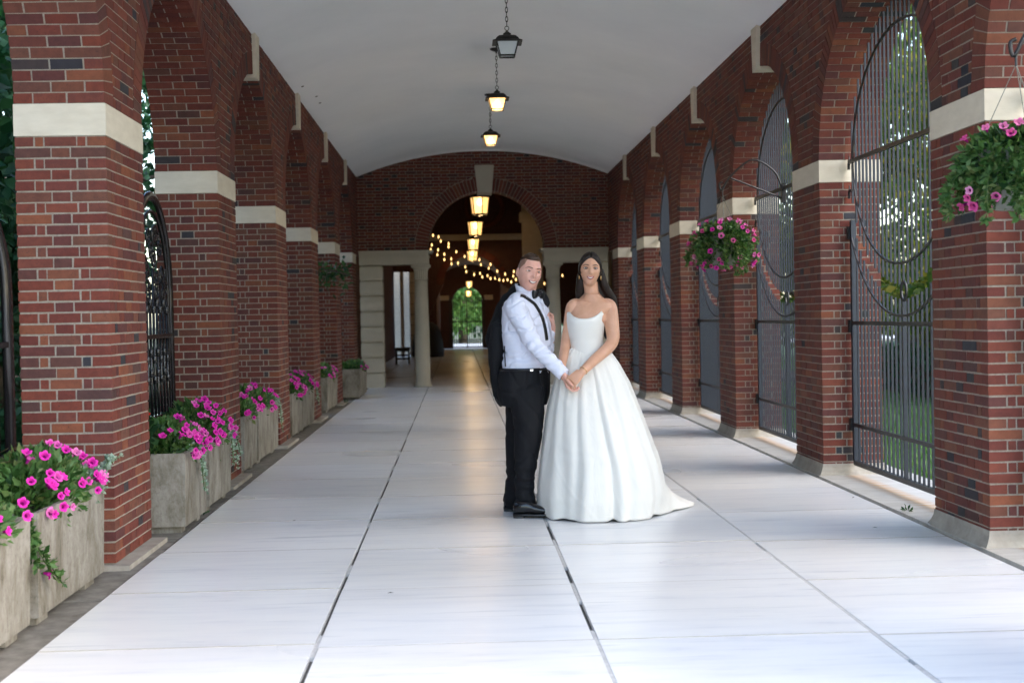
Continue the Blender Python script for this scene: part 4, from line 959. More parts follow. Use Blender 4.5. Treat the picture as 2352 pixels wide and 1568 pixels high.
tree(3.2, 80, 10, 4.0, 9000, 'darker tree behind the bright green tree beyond the far gate', 'yew', 'tree', .1, .35)
tree(-3, 82, 10, 4.0, 9000, 'dark tree at the roadside left of the far gate view', 'yew', 'tree', .1, .35)
def hedge(x0, x1, y0, y1, h, label, m):
    g = thing('hedge', label, 'hedge', ((x0+x1)/2, (y0+y1)/2, -.16), 'garden hedges'); 
    def smp(n): 
        P = RNG.uniform([x0-(x0+x1)/2, y0-(y0+y1)/2, 0], [x1-(x0+x1)/2, y1-(y0+y1)/2, h], (n, 3)); P[:, 2] *= 1+.12*np.sin(P[:, 1]*2)
        return P, RNG.normal(0, 1, (n, 3))
    V, F = fol(22000 if h > 5 else 9000, smp, .2 if h > 5 else .12, .6); tag(np_obj('foliage', V, F, M[m], g), kind='stuff'); mb = MB(); mb.box(-(x1-x0)*.35, (x1-x0)*.35, -(y1-y0)*.48, (y1-y0)*.48, 0, h*.75); mb.build('inner_twigs', M['bark'], g)
hedge(20, 22, 10, 60, 5.5, 'tall leafy screen of shrubs closing the far side of the lawn', 'treeleaf')
hedge(14, 15.6, 16, 44, 1.5, 'yellow green hedge across the lawn behind the gates', 'treeleaf')
hedge(7.5, 8.3, 19, 27, .75, 'low dark hedge on the lawn outside the gates', 'yew')
hedge(-8.4, -7.2, 2, 24, 6.5, 'tall dark hedge behind the conifers', 'yew')
# lawn blades
n = 60000; P = np.stack([3.7+RNG.random(n)**1.5*14, RNG.uniform(4, 42, n), np.full(n, -.16)], 1); a = RNG.uniform(0, 2*PI, n); hh = RNG.uniform(.05, .11, n); w_ = .012
V = np.stack([P+np.stack([w_*np.cos(a), w_*np.sin(a), 0*a], 1), P-np.stack([w_*np.cos(a), w_*np.sin(a), 0*a], 1), P+np.stack([RNG.normal(0, .03, n), RNG.normal(0, .03, n), hh], 1)], 1).reshape(-1, 3)
tag(np_obj('lawn', V, np.arange(n*3).reshape(-1, 3), M['lawn']), 'short green lawn outside the right arcade', 'grass', kind='stuff')
o = obj('turf', [(3.7, 2, -.15), (40, 2, -.15), (40, 60, -.15), (3.7, 60, -.15)], [(0, 1, 2, 3)], m_stone('turf_soil', (.035, .085, .02), (.06, .12, .03), 3, .95)); tag(o, kind='structure')
for i, (px, py, lb) in enumerate(((1738, 978, 'weed tuft in the joint beside the third right pier'), (2085, 1175, 'weed tuft in the joint before the second gate'), (1640, 945, 'weed tuft in the joint beside the fourth right pier'), (795, 925, 'weed tuft on the kerb by the last planters'), (462, 1180, 'weed tuft on the kerb under the mossy planter'))):
    d = ray(px, py); p = CAMP+d*(-(CAM_H-.005)/d.z); w_ = thing('weed_tuft', lb, 'weed', p, 'weeds in the floor joints')
    V, F = fol(26, blob(0, 0, 0, .035, .05, .03, .2), .035, .4); tag(np_obj('leaves', V, F, M['leaf_dark'], w_), kind='stuff')
# leafy twig reaching in past the fifth left pier
tw = thing('leafy_branch', 'dark leafy branch poking in past the fifth left pier', 'branch', (-2.3, 19.6, 1.95))
mb = MB(); mb.tube(bez([(-.6, .6, -.3), (0, 0, 0), (.35, -.1, .1), (.75, -.2, -.0)], 5), [.014]*15+[.004], 5); mb.build('twig', M['bark'], tw)
V, F = fol(420, lambda n: (np.stack([RNG.uniform(-.3, .72, n), RNG.normal(-.05, .12, n), RNG.normal(.02, .09, n)], 1), RNG.normal(0, 1, (n, 3))), .11, .5); tag(np_obj('foliage', V, F, M['leaf_dark'], tw), kind='stuff')
# ================================================================ the couple
def remesh(V, F, voxel, smooth=4, fac=.5):
    me = bpy.data.meshes.new('tmp'); me.from_pydata([tuple(v) for v in V], [], F); o = bpy.data.objects.new('tmp', me); COL.objects.link(o)
    md = o.modifiers.new('r', 'REMESH'); md.mode = 'VOXEL'; md.voxel_size = voxel; md.use_smooth_shade = True
    if smooth: ms = o.modifiers.new('s', 'SMOOTH'); ms.factor = fac; ms.iterations = smooth
    dg = bpy.context.evaluated_depsgraph_get(); out = bpy.data.meshes.new_from_object(o.evaluated_get(dg), depsgraph=dg)
    bpy.data.objects.remove(o); bpy.data.meshes.remove(me); out.polygons.foreach_set('use_smooth', [True]*len(out.polygons)); return out
def mesh_np(me):
    a = np.empty(len(me.vertices)*3, np.float32); me.vertices.foreach_get('co', a); return a.reshape(-1, 3)
def normals_np(me):
    a = np.empty(len(me.vertices)*3, np.float32); me.vertices.foreach_get('normal', a); return a.reshape(-1, 3)
def set_np(me, a): me.vertices.foreach_set('co', np.ascontiguousarray(a, np.float32).ravel()); me.update()
def place(name, me, m, parent):
    me.materials.clear(); me.materials.append(m); me.name = name; return link(bpy.data.objects.new(name, me), parent)
def loft(rings, n=28, ex=2.0):
    V = []; F = []
    for c, a, b in rings:
        for k in range(n):
            t = 2*PI*k/n; ct, st = math.cos(t), math.sin(t)
            V.append(Vector(c)+Vector(a)*(math.copysign(abs(ct)**(2/ex), ct))+Vector(b)*(math.copysign(abs(st)**(2/ex), st)))
    for i in range(len(rings)-1):
        for k in range(n): F.append((i*n+k, i*n+(k+1) % n, (i+1)*n+(k+1) % n, (i+1)*n+k))
    F += [tuple(range(n))[::-1], tuple(range((len(rings)-1)*n, len(rings)*n))]; return V, F
def limb(pts, rad, n=14, sub=6):
    P = bez(pts, sub); R = []
    for i in range(len(rad)-1): R += [rad[i]+(rad[i+1]-rad[i])*(k/sub) for k in range(sub)]
    R.append(rad[-1])
    a, b = P[0], P[-1]; P = [a+(a-P[1]).normalized()*R[0]*.6]+P+[b+(b-P[-2]).normalized()*R[-1]*.6]; R = [R[0]*.55]+R+[R[-1]*.55]
    return tube(P, R, n)
def head_mesh(hs, male, n=72, m_=56):
    """head facing -Y, centre at the origin, hs = height"""
    V = []; F = []
    g = lambda p, c, s: math.exp(-sum(((p[i]-c[i])/s[i])**2 for i in range(3))/2)
    for i in range(m_+1):
        ph = PI*(i/m_-.5)
        for k in range(n):
            t = 2*PI*k/n; x, y, z = math.cos(ph)*math.cos(t), math.cos(ph)*math.sin(t), math.sin(ph)
            X, Y, Z = x*.305, y*.385, z*.5
            lo = max(0, -z); hi = max(0, z)
            X *= 1-(.26 if male else .32)*lo**1.3; 
            if y < 0: Y *= 1-.10*lo-.06*hi              # flatter face, jaw below
            else: Y *= 1-.42*lo**1.1; Z += .02*y*hi
            if y < 0: Y = -abs(Y)**.88*.385**.12 if abs(Y) > 1e-6 else Y
            p = (X, Y, Z); d = 0.
            fr = max(0, -y)
            d += .028*g(p, (0, -.33, -.42), (.10 if male else .075, .12, .08))       # chin
            d += .060*g(p, (0, -.40, -.02), (.030, .2, .075))+.085*g(p, (0, -.40, -.105), (.042, .2, .040))+.028*g(p, (.055, -.38, -.125), (.024, .2, .025))+.028*g(p, (-.055, -.38, -.125), (.024, .2, .025))
            for s in (-1, 1):
                d -= .042*g(p, (s*.135, -.36, .035), (.062, .2, .042)); d += (.020 if male else .010)*g(p, (s*.12, -.36, .115), (.10, .2, .030))
                d += .026*g(p, (s*.175, -.30, -.075), (.06, .15, .06)); d -= .014*g(p, (s*.20, -.24, -.22), (.06, .15, .07)); d += .012*g(p, (s*.13, -.32, -.19), (.03, .1, .05))
                d += (.018 if male else .004)*g(p, (s*.22, -.05, -.33), (.07, .12, .07))
            d += .022*g(p, (0, -.37, -.235), (.09, .2, .035)); d -= .014*g(p, (0, -.37, -.315), (.07, .2, .022)); d += .008*g(p, (0, -.36, .25), (.16, .2, .12))
            nv = Vector((x/.305, y/.385, z/.5)).normalized() if True else None
            nv = Vector((nv.x*.35, nv.y, nv.z*.35)).normalized() if fr > .3 else nv
            q = Vector((X, Y, Z))+nv*d
            V.append(q*hs)
    for i in range(m_):
        for k in range(n): F.append((i*n+k, i*n+(k+1) % n, (i+1)*n+(k+1) % n, (i+1)*n+k))
    return V, F
def ear(s, hs):
    c = Vector((s*.295*hs, .03*hs, -.02*hs)); rings = []
    for k in range(7):
        t = k/6; z = (.13-.24*t)*hs; w = (.055*math.sin(PI*(.12+.8*(1-t)))+.012)*hs; rings.append((c+Vector((s*.03*hs*math.sin(PI*t), .02*hs*(1-t), z)), Vector((.022*hs, .004*hs*s, 0)), Vector((s*.012*hs, w, 0))))
    return loft(rings, 12)
def hand(wrist, fdir, pnorm, side, hl=.18, curl=(.5, .6, .6), spread=.12, thumb=None, k_=1.):
    """palm and five fingers; fdir to the fingers, pnorm out of the palm, side = +1 thumb on fdir x pnorm side"""
    f = Vector(fdir).normalized(); p = Vector(pnorm); p = (p-f*p.dot(f)).normalized(); s = f.cross(p)*side; V = []; F = []
    def add(q):
        o = len(V); V.extend(q[0]); F.extend([tuple(i+o for i in f_) for f_ in q[1]])
    w = Vector(wrist); pl = hl*.52
    add(loft([(w-f*.01, s*.026*k_, p*.019*k_), (w+f*pl*.35, s*.036*k_, p*.017*k_), (w+f*pl*.8, s*.041*k_, p*.015*k_), (w+f*pl, s*.040*k_, p*.012*k_)], 16, 2.6))
    for i, (off, ln) in enumerate(((.031, .44), (.0105, .49), (-.0105, .46), (-.031, .36))):
        b = w+f*pl*.94+s*off*k_; d = (f+s*(off/.031)*spread).normalized(); c = 0; pts = [b-d*.012, b]; L = ln*hl
        for j, (seg, cu) in enumerate(zip((.44, .31, .25), curl)):
            c += cu*(1+.08*i); dd = d*math.cos(c)+p*math.sin(c); b = b+dd*L*seg; pts.append(b)
        r = .0085*k_*(1 if i < 3 else .88); add(tube(pts+[pts[-1]+(pts[-1]-pts[-2]).normalized()*.004], [r*1.1, r*1.1, r, r*.92, r*.8, r*.4], 9))
    tb = w+f*pl*.22+s*.030*k_; td = thumb or (f*.8+s*.75+p*.35); td = Vector(td).normalized(); td2 = (td+f*.45+p*.2).normalized()
    add(tube([tb-td*.012, tb+td*.034, tb+td*.034+td2*.034, tb+td*.034+td2*.056, tb+td*.034+td2*.06], [.013*k_, .0115*k_, .0098*k_, .008*k_, .004*k_], 9))
    return V, F
class Acc:
    def __init__(s): s.V = []; s.F = []
    def add(s, q): o = len(s.V); s.V += [Vector(v) for v in q[0]]; s.F += [tuple(i+o for i in f) for f in q[1]]; return s
def m_skin(name, c, c2):
    m, N, L, b = mat(name, c, .42, spec=.4); n = noise(N, L, coords(N, L), 14, 3); r = ramp(N, [(.3, c), (.7, c2)]); L.new(n.outputs[0], r.inputs[0]); L.new(r.outputs[0], b.inputs[0])
    b.inputs['Subsurface Weight'].default_value = .12; b.inputs['Subsurface Radius'].default_value = (.012, .005, .003); b.inputs['Subsurface Scale'].default_value = 1.
    n2 = noise(N, L, coords(N, L), 400, 2); bump(N, L, b, n2.outputs[0], .0006, .3); return m
M['skin_m'] = m_skin('groom_skin', (.64, .33, .25), (.70, .39, .31)); M['skin_f'] = m_skin('bride_skin', (.54, .285, .175), (.62, .345, .23))
def m_cloth(name, c, rough, bs=500, bd=.0006, sheen=0., c2=None, ws=None):
    m, N, L, b = mat(name, c, rough, spec=.3); b.inputs['Sheen Weight'].default_value = sheen
    n = noise(N, L, coords(N, L), bs, 2); last = n.outputs[0]
    if ws:
        n2 = noise(N, L, coords(N, L, ws[0]), ws[1], 4, .55, .4); bp2 = nd(N, 'Bump'); bp2.inputs['Distance'].default_value = ws[2]; bp2.inputs['Strength'].default_value = .8; L.new(n2.outputs[0], bp2.inputs['Height'])
        bp = nd(N, 'Bump'); bp.inputs['Distance'].default_value = bd; bp.inputs['Strength'].default_value = .4; L.new(last, bp.inputs['Height']); L.new(bp2.outputs[0], bp.inputs['Normal']); L.new(bp.outputs[0], b.inputs['Normal'])
    else: bump(N, L, b, last, bd, .4)
    return m
M['shirt'] = m_cloth('white_shirt', (.66, .675, .78), .75, ws=((1, 1, 1.8), 6, .014)); M['suit'] = m_cloth('black_wool', (.0042, .0042, .0058), .8, 700, .001, .0, ws=((1, 1, .6), 7, .02)); M['satin_black'] = m_cloth('black_satin', (.01, .01, .012), .3)
M['gown'] = m_cloth('ivory_satin', (.74, .712, .652), .42, 900, .0003, .1, ws=((1, 1, .35), 6, .012)); M['bodice'] = m_cloth('ivory_crepe', (.73, .708, .66), .55, 900, .0004)
M['patent'] = mat('patent_leather', (.008, .008, .009), .12)[0]; M['hair_m'] = m_cloth('brown_hair', (.045, .024, .014), .55, 260, .004); M['hair_fade'] = m_skin('faded_hair', (.22, .115, .075), (.27, .145, .10))
m, N, L, b = mat('dark_hair', (.018, .010, .007), .42, spec=.25); n = noise(N, L, coords(N, L, (60, 60, 2.5)), 6, 3); r = ramp(N, [(.3, (.006, .0035, .003)), (.7, (.026, .015, .010))]); L.new(n.outputs[0], r.inputs[0]); L.new(r.outputs[0], b.inputs[0]); bump(N, L, b, n.outputs[0], .004, .6); M['hair_f'] = m
M['eye_white'] = mat('eye_white', (.72, .70, .68), .2)[0]; M['iris'] = mat('iris', (.02, .016, .014), .1)[0]; M['lash'] = mat('lash', (.012, .008, .007), .6)[0]
M['teeth'] = mat('teeth', (.78, .74, .68), .25)[0]; M['lip_m'] = mat('groom_lip', (.45, .19, .16), .45)[0]; M['lip_f'] = mat('bride_lip', (.42, .10, .095), .3)[0]; M['mouth'] = mat('mouth_inside', (.05, .012, .012), .6)[0]
M['gold'] = mat('gold', (.75, .50, .22), .22, 1)[0]; M['silver'] = mat('silver', (.8, .8, .82), .2, 1)[0]; M['brow_f'] = mat('brow', (.03, .017, .011), .7)[0]; M['brow_m'] = mat('groom_brow', (.12, .062, .040), .7)[0]

def face(parent, T, hs, hv, male):
    """eyes, brows, mouth laid on the head surface; T = head matrix, hv = (verts, faces) of the bare head"""
    bv = BVHTree.FromPolygons([tuple(v) for v in hv[0]], hv[1])
    def sp(x, z, out=0.):
        h = bv.ray_cast(Vector((x*hs, -hs, z*hs)), Vector((0, 1, 0))); return (h[0] if h[0] else Vector((x*hs, -.3*hs, z*hs)))+Vector((0, -out*hs, 0))
    def put(name, V, F, m, par=parent, smooth=True): return obj(name, [T @ Vector(v) for v in V], F, m, par, smooth)
    def ribbon(name, pts, rr, m, flat=(1, .5), n=8):
        P = bez(pts, 5); R = []
        for i in range(len(rr)-1): R += [rr[i]+(rr[i+1]-rr[i])*k/5 for k in range(5)]
        R.append(rr[-1]); V, F = tube(P, [r_*hs for r_ in R], n, True); return put(name, V, F, m)
    for s in (-1, 1):
        c = sp(s*.135, .035)+Vector((0, .020*hs, 0)); r = .052*hs
        V, F = lathe([(r*math.sin(a)+1e-4, -r*math.cos(a)) for a in np.linspace(.02, PI-.02, 14)], (0, 0, 0), 18)
        R_ = Matrix.Rotation(PI/2, 4, 'X'); V = [c+Vector((v[0]*1.12, v[2], v[1]*(.32 if male else .42))) for v in V]; e = put('eye', V, F, M['eye_white'])
        V, F = lathe([(.001, -.001), (.020, -.0035), (.030, 0), (.024, .004)], (0, 0, 0), 16); V = [c+Vector((v[0]*hs+s*.0*hs, -r+(v[2])*hs+.004*hs, v[1]*hs*(.70 if male else .9))) for v in V]; put('iris', V, F, M['iris'], e)
        up = .014 if male else .019
        ribbon('eyelid', [sp(s*.075, .028, .004), sp(s*.105, .052, .012), sp(s*.145, .056, .013), sp(s*.185, .044, .008), sp(s*.205, .030, .004)], [.006, up, up, up*.9, .005], M['skin_m'] if male else mat('eyeshadow', (.16, .07, .045), .5)[0])
        ribbon('lash_line', [sp(s*.080, .026, .006), sp(s*.108, .042, .016), sp(s*.145, .046, .017), sp(s*.185, .034, .012), sp(s*.212, .026, .006)], [.003, .006 if male else .009, .006 if male else .010, .006 if male else .010, .003], M['lash'])
        ribbon('lower_lid', [sp(s*.085, .014, .004), sp(s*.13, -.002, .010), sp(s*.18, .008, .008), sp(s*.20, .022, .004)], [.004, .006, .006, .003], M['skin_m'] if male else M['brow_f'])
        by = .112 if male else .118
        ribbon('eyebrow', [sp(s*.055, by-.012, .004), sp(s*.11, by+.008, .006), sp(s*.17, by+.014, .006), sp(s*.225, by-.012, .004)], [.008, .013, .011, .004], M['brow_m'] if male else M['brow_f'])
        ribbon('nostril', [sp(s*.028, -.142, .001), sp(s*.040, -.138, .001)], [.006, .005], M['mouth'])
    w = .120 if male else .108; zc = -.236; sm = .024
    mt = [(-w, zc+sm), (-w*.5, zc+.008), (0, zc), (w*.5, zc+.008), (w, zc+sm)]; lo = [(-w, zc+sm), (-w*.55, zc-.030), (0, zc-.050), (w*.55, zc-.030), (w, zc+sm)]
    A = [sp(x, z, .004) for x, z in mt]; B = [sp(x, z, .004) for x, z in lo]
    Pa, Pb = bez(A, 4), bez(B, 4); V = Pa+Pb; n = len(Pa); put('mouth', V+[v+Vector((0, .012*hs, 0)) for v in V], [(i, i+1, n+i+1, n+i) for i in range(n-1)]+[(2*n+i, 3*n+i, 3*n+i+1, 2*n+i+1) for i in range(n-1)], M['mouth'])
    A2 = [sp(x*.86, z-.001, .009) for x, z in mt]; B2 = [sp(x*.84, (z*.75+mt[i][1]*.25), .009) for i, (x, z) in enumerate(lo)]; Pa, Pb = bez(A2, 4), bez(B2, 4); V = Pa+Pb
    put('teeth', V+[v+Vector((0, .01*hs, 0)) for v in V], [(i, i+1, n+i+1, n+i) for i in range(n-1)]+[(2*n+i, 3*n+i, 3*n+i+1, 2*n+i+1) for i in range(n-1)], M['teeth'])
    lm = M['lip_m'] if male else M['lip_f']; k = .7 if male else .85
    ribbon('lip', [sp(x, z+.006, .008) for x, z in mt], [.006*k, .013*k, .014*k, .013*k, .006*k], lm); ribbon('lip', [sp(x, z-.008, .008) for x, z in lo], [.006*k, .014*k, .018*k, .014*k, .006*k], lm)
    return bv

# ---------------------------------------------------------------- groom
GY = 8.98
def G(zx, zy, dy=0.): return at(1081.9+.4321*zx, 545.7+.4321*zy, GY+dy)
gb = G(275, 1480); groom = thing('person', 'man in white shirt, black bow tie and braces holding hands with the bride', 'person', (gb.x, GY, 0)); GO = Vector(groom.location)
FA = math.radians(38); GF = Vector((math.cos(FA), -math.sin(FA), 0)); GS = Vector((-math.sin(FA), -math.cos(FA), 0))   # facing, and his right side (towards the camera)
def rel(q, O): return [Vector(v)-O for v in q[0]], q[1]
def torso(rows, grow=0.): return loft([(G(zx, zy), GS*(a+grow), GF*(b_+grow)) for zx, zy, a, b_ in rows], 40, 2.25)
SH = [(302, 292, .078, .072), (296, 312, .115, .085), (292, 332, .17, .10), (290, 362, .200, .122), (292, 420, .198, .132), (298, 500, .192, .143), (302, 570, .184, .150), (300, 640, .178, .152), (293, 690, .175, .149), (288, 725, .172, .146)]
n_sh, n_el, n_wr = G(238, 372, -.15), G(338, 575, -.24), G(487, 722, -.33)
f_sh, f_el, f_wr = G(365, 366, .16), G(402, 580, .15), G(428, 468, .07)
HC = G(309, 190, -.02); hsG = .252
TH = Matrix.Translation(HC) @ Matrix.Rotation(math.radians(-9), 4, 'Y').inverted() @ Matrix.Rotation(math.radians(18), 4, 'Z') @ Matrix.Rotation(math.radians(-4), 4, 'X')
hv = head_mesh(hsG, True)
body = Acc(); body.add(([TH @ v for v in hv[0]], hv[1]))
for s in (-1, 1): q = ear(s, hsG); body.add(([TH @ v for v in q[0]], q[1]))
body.add(limb([G(300, 320), G(300, 285, .01), HC+Vector((.0, .025, -.06))], [.062, .056, .056], 18)); body.add(torso(SH[1:], -.02))
body.add(limb([n_sh, n_el, n_wr], [.052, .044, .030])); body.add(limb([f_sh, f_el, f_wr], [.05, .042, .029]))
hips = [(270, 880), (262, 1120), (285, 1440)]
body.add(limb([G(282, 800, -.07), G(298, 1100, -.09), G(290, 1440, -.12)], [.085, .055, .04])); body.add(limb([G(280, 800, .08), G(255, 1100, .09), G(225, 1425, .12)], [.085, .055, .04])); body.add(limb([G(285, 690), G(280, 840)], [.14, .13]))
# near hand: palm towards the bride's hands, fingers hanging and closing
hw = n_wr+(n_wr-n_el).normalized()*.012
body.add(hand(hw, Vector((.30, -.12, -.95)), Vector((.92, -.1, .25)), 1, .178, (.55, .8, .6), .06, thumb=Vector((.5, -.75, -.55))))
body.add(hand(f_wr-Vector((0, 0, .01)), Vector((-.05, .0, 1)), Vector((-.8, -.3, .1)), 1, .165, (1.0, 1.5, 1.2), .0, thumb=Vector((-.5, -.5, .85))))
place('body', remesh(*rel((body.V, body.F), GO), .0042, 3), M['skin_m'], groom)
face(groom, Matrix.Translation(-GO) @ TH, hsG, hv, True)
# hair: cropped sides and a longer brushed top, grown from the head surface
def cap(hv, hs, T, par, name, m, inside, thick, lumps):
    """hair grown from the head surface; it sinks under the skin where inside() turns negative, so the hairline is smooth"""
    V0 = [Vector(v) for v in hv[0]]; val = [inside(v/hs) for v in V0]; out = []
    for v, k in zip(V0, val):
        nrm = Vector((v.x/.305**2, v.y/.385**2, v.z/.25)).normalized(); k = max(-.05, min(.06, k)); u = k/.06; t = (thick(v/hs)*(1-(1-u)**2) if u > 0 else u*.05)
        out.append(v+nrm*((t+lumps*max(0, u)*mnoise.noise(Vector((v.x*90, v.y*26, v.z*90))))*hs))
    F_ = [f for f in hv[1] if any(val[i] > -.05 for i in f)]; used = sorted({i for f in F_ for i in f}); ix = {i: k for k, i in enumerate(used)}
    return obj(name, [T @ out[i] for i in used], [tuple(ix[i] for i in f) for f in F_], m, par, True)
TG = Matrix.Translation(-GO) @ TH
hvd = head_mesh(hsG, True, 150, 110)
def side_in(p):
    fy = (-.05 if p.z < .06 else -.05-.16*min(1, (p.z-.06)/.14)) ; lowz = -.16 if p.y > .12 else -.02-.0*p.y
    v = min(p.y-fy, p.z-lowz)
    if abs(p.x) > .2: v = min(v, math.hypot((p.y-.04)/.9, (p.z+.0)/1.3)-.075)
    return v
cap(hvd, hsG, TG, groom, 'hair_sides', M['hair_fade'], side_in, lambda p: .010, .004)
cap(hvd, hsG, TG, groom, 'hair', M['hair_m'], lambda p: p.z-.30-.05*max(0, (abs(p.x)-.10))*6-(.02 if p.y < -.1 else 0)+(.35*p.y if p.y > 0 else 0), lambda p: .045+.030*max(0, -p.y)*2-.02*max(0, p.y)*2, .012)
# shirt
sh = Acc(); sh.add(torso(SH)); sh.add(limb([G(262, 350, -.10), n_sh, (n_sh+n_el)/2, n_el, (n_el+n_wr)/2, n_wr], [.072, .076, .066, .058, .050, .040], 18)); sh.add(limb([G(335, 356, .1), f_sh, f_el, f_wr-Vector((.008, 0, .04))], [.062, .064, .050, .036], 18))
sme = remesh(*rel((sh.V, sh.F), GO), .005, 5)
P = mesh_np(sme); Nn = normals_np(sme); off = np.zeros(len(P))
zz = P[:, 2]; dirn = P@np.array(GF); 
for i in range(len(P)):
    p = Vector(P[i]+np.array(GO)); w_ = 0
    off[i] = (.006*mnoise.noise(Vector((p.x*4, p.y*4, p.z*12+p.x*11))))+.004*mnoise.noise(Vector((p.x*14, p.y*14, p.z*20)))
    nn_ = mnoise.noise(Vector((p.x*3.2+p.z*2.5, p.y*3.2, p.z*7-p.x*4)))*.5+mnoise.noise(Vector((p.x*6+p.z*4+9, p.y*6, p.z*11-p.x*9)))*.5; off[i] -= .0085*max(0, 1-abs(nn_)*9)
    if p.z < 1.10: off[i] += .010*mnoise.noise(Vector((p.x*4, p.y*4, p.z*36)))
# diagonal creases round the shoulder and along the sleeve
ax = np.array((n_el-n_sh).normalized()); rel_ = (P+np.array(GO)-np.array(n_sh)); tt = rel_@ax; dist = np.linalg.norm(rel_-tt[:, None]*ax, axis=1); sl = (dist < .1)&(tt > -.02)&(tt < .34)
off += np.where(sl, .0045*np.sin(tt*62+P[:, 0]*40)*np.clip((tt-.12)*6, 0, 1), 0)
set_np(sme, P+Nn*off[:, None]); shirt = place('shirt', sme, M['shirt'], groom)
sbv = BVHTree.FromPolygons([tuple(v) for v in P+np.array(GO)+Nn*off[:, None]], [tuple(p.vertices) for p in sme.polygons])
col = Acc(); rings = []
for k, (zx, zy, r) in enumerate(((302, 300, .076), (302, 278, .071), (303, 258, .068))): rings.append((G(zx, zy)+GF*(-.012*k), GS*r, GF*r*1.02+Vector((0, 0, -.022*1))))
col.add(loft(rings+[(rings[-1][0], rings[-1][1]*.88, rings[-1][2]*.88), (rings[0][0], rings[0][1]*.85, rings[0][2]*.85)], 30)); 
V, F = rel((col.V, col.F[:-2]), GO); obj('collar', V, F, M['shirt'], shirt, True)
cf = Acc(); d = (n_wr-n_el).normalized(); cf.add(tube([n_wr-d*.055, n_wr-d*.05, n_wr+d*.012, n_wr+d*.012, n_wr-d*.02], [.043, .046, .044, .037, .034], 18, False)); V, F = rel((cf.V, cf.F), GO); obj('cuff', V, F, M['shirt'], shirt, True)
def strap(pts, w, m, name, par, lift=.003):
    P_ = bez([Vector((a, b_, 0)) for a, b_ in pts], 6); V = []; L_ = []
    for i, p in enumerate(P_):
        t = (P_[min(i+1, len(P_)-1)]-P_[max(i-1, 0)]).normalized(); nn = Vector((-t.y, t.x, 0))
        row_ = []
        for s in (-1, 0, 1):
            q = p+nn*(s*w/2); dd = ray(1081.9+.4321*q.x, 545.7+.4321*q.y).normalized(); h = sbv.ray_cast(CAMP, dd)
            row_.append((h[0]+h[1]*lift if h[0] else None))
        if all(r is not None for r in row_) and max((row_[0]-row_[1]).length, (row_[2]-row_[1]).length) < .12: L_.append(row_)
    n = len(L_); V = [v-GO for r in L_ for v in r]; F = []
    for i in range(n-1):
        for k in range(2): F.append((3*i+k, 3*i+k+1, 3*i+4+k, 3*i+3+k))
    o = obj(name, V, F, m, par, True); md = o.modifiers.new('thick', 'SOLIDIFY'); md.thickness = .003; return o
strap([(262, 308), (276, 310), (294, 320), (318, 338), (341, 358), (369, 405), (386, 450), (396, 500), (402, 545)], 15, M['satin_black'], 'braces_strap', shirt)
strap([(366, 348), (392, 410), (412, 480), (424, 560), (420, 620)], 12, M['shirt'], 'placket', shirt, .001)
strap([(178, 575), (180, 620), (184, 685)], 5, M['satin_black'], 'braces_strap', shirt)
# bow tie at the collar front
bc = G(352, 312, 0)-GO; bc = (G(302, 286)+GF*.083-GO)+Vector((0, 0, -.022)); ta = Acc()
for s in (-1, 1): ta.add(loft([(bc+GS*(s*.004), Vector((0, 0, .010)), GF*.009), (bc+GS*(s*.028), Vector((0, 0, .026)), GF*.014), (bc+GS*(s*.056), Vector((0, 0, .030)), GF*.012), (bc+GS*(s*.060), Vector((0, 0, .028)), GF*.006)], 14, 3))
bow = obj('bow_tie', ta.V, ta.F, M['satin_black'], groom, True); kn = loft([(bc+GS*-.011+GF*.004, Vector((0, 0, .013)), GF*.014), (bc+GS*.011+GF*.004, Vector((0, 0, .013)), GF*.014)], 12, 3); obj('knot', kn[0], kn[1], M['satin_black'], bow, True)
# trousers
tr = Acc(); tr.add(loft([(G(287, 690), GS*.180, GF*.153), (G(284, 705), GS*.183, GF*.156), (G(280, 760), GS*.190, GF*.162), (G(278, 830), GS*.188, GF*.160), (G(282, 890), GS*.16, GF*.145)], 36, 2.2))
tr.add(limb([G(292, 800, -.085), G(303, 920, -.09), G(301, 1090, -.095), G(287, 1250, -.10), G(285, 1330, -.105), G(290, 1425, -.11)], [.118, .112, .090, .069, .064, .075], 20)); tr.add(limb([G(272, 800, .085), G(262, 920, .09), G(248, 1090, .095), G(238, 1250, .10), G(228, 1330, .105), G(222, 1405, .11)], [.112, .106, .086, .068, .062, .07], 20))
tme = remesh(*rel((tr.V, tr.F), GO), .006, 8); P = mesh_np(tme); Nn = normals_np(tme)
off = np.array([.006*mnoise.noise(Vector((p[0]*7, p[1]*7, p[2]*5)))-.007*max(0, 1-abs(mnoise.noise(Vector((p[0]*5+p[2]*2, p[1]*5, p[2]*4.5))))*8)+(.010 if p[2] < .32 else .003)*mnoise.noise(Vector((p[0]*6, p[1]*6, p[2]*(26 if p[2] < .35 else 9)))) for p in P.tolist()]); set_np(tme, P+Nn*off[:, None]); trou = place('trousers', tme, M['suit'], groom)
V, F = rel(loft([(G(287, 690), GS*.182, GF*.156), (G(287, 704), GS*.186, GF*.160)], 40, 2.2), GO); obj('waistband', V, F, M['satin_black'], trou, True)
for zx, zy, dx in ((322, 704, 0), (404, 706, 0)):
    dd = ray(1081.9+.4321*zx, 545.7+.4321*zy).normalized(); tb_ = BVHTree.FromPolygons([tuple(v) for v in V], F); h = tb_.ray_cast(CAMP-GO, dd)
    if h[0]: mb = MB(); c = h[0]; mb.box(c.x-.010, c.x+.010, c.y-.006, c.y+.002, c.z-.006, c.z+.006); mb.build('clasp', M['silver'], trou)
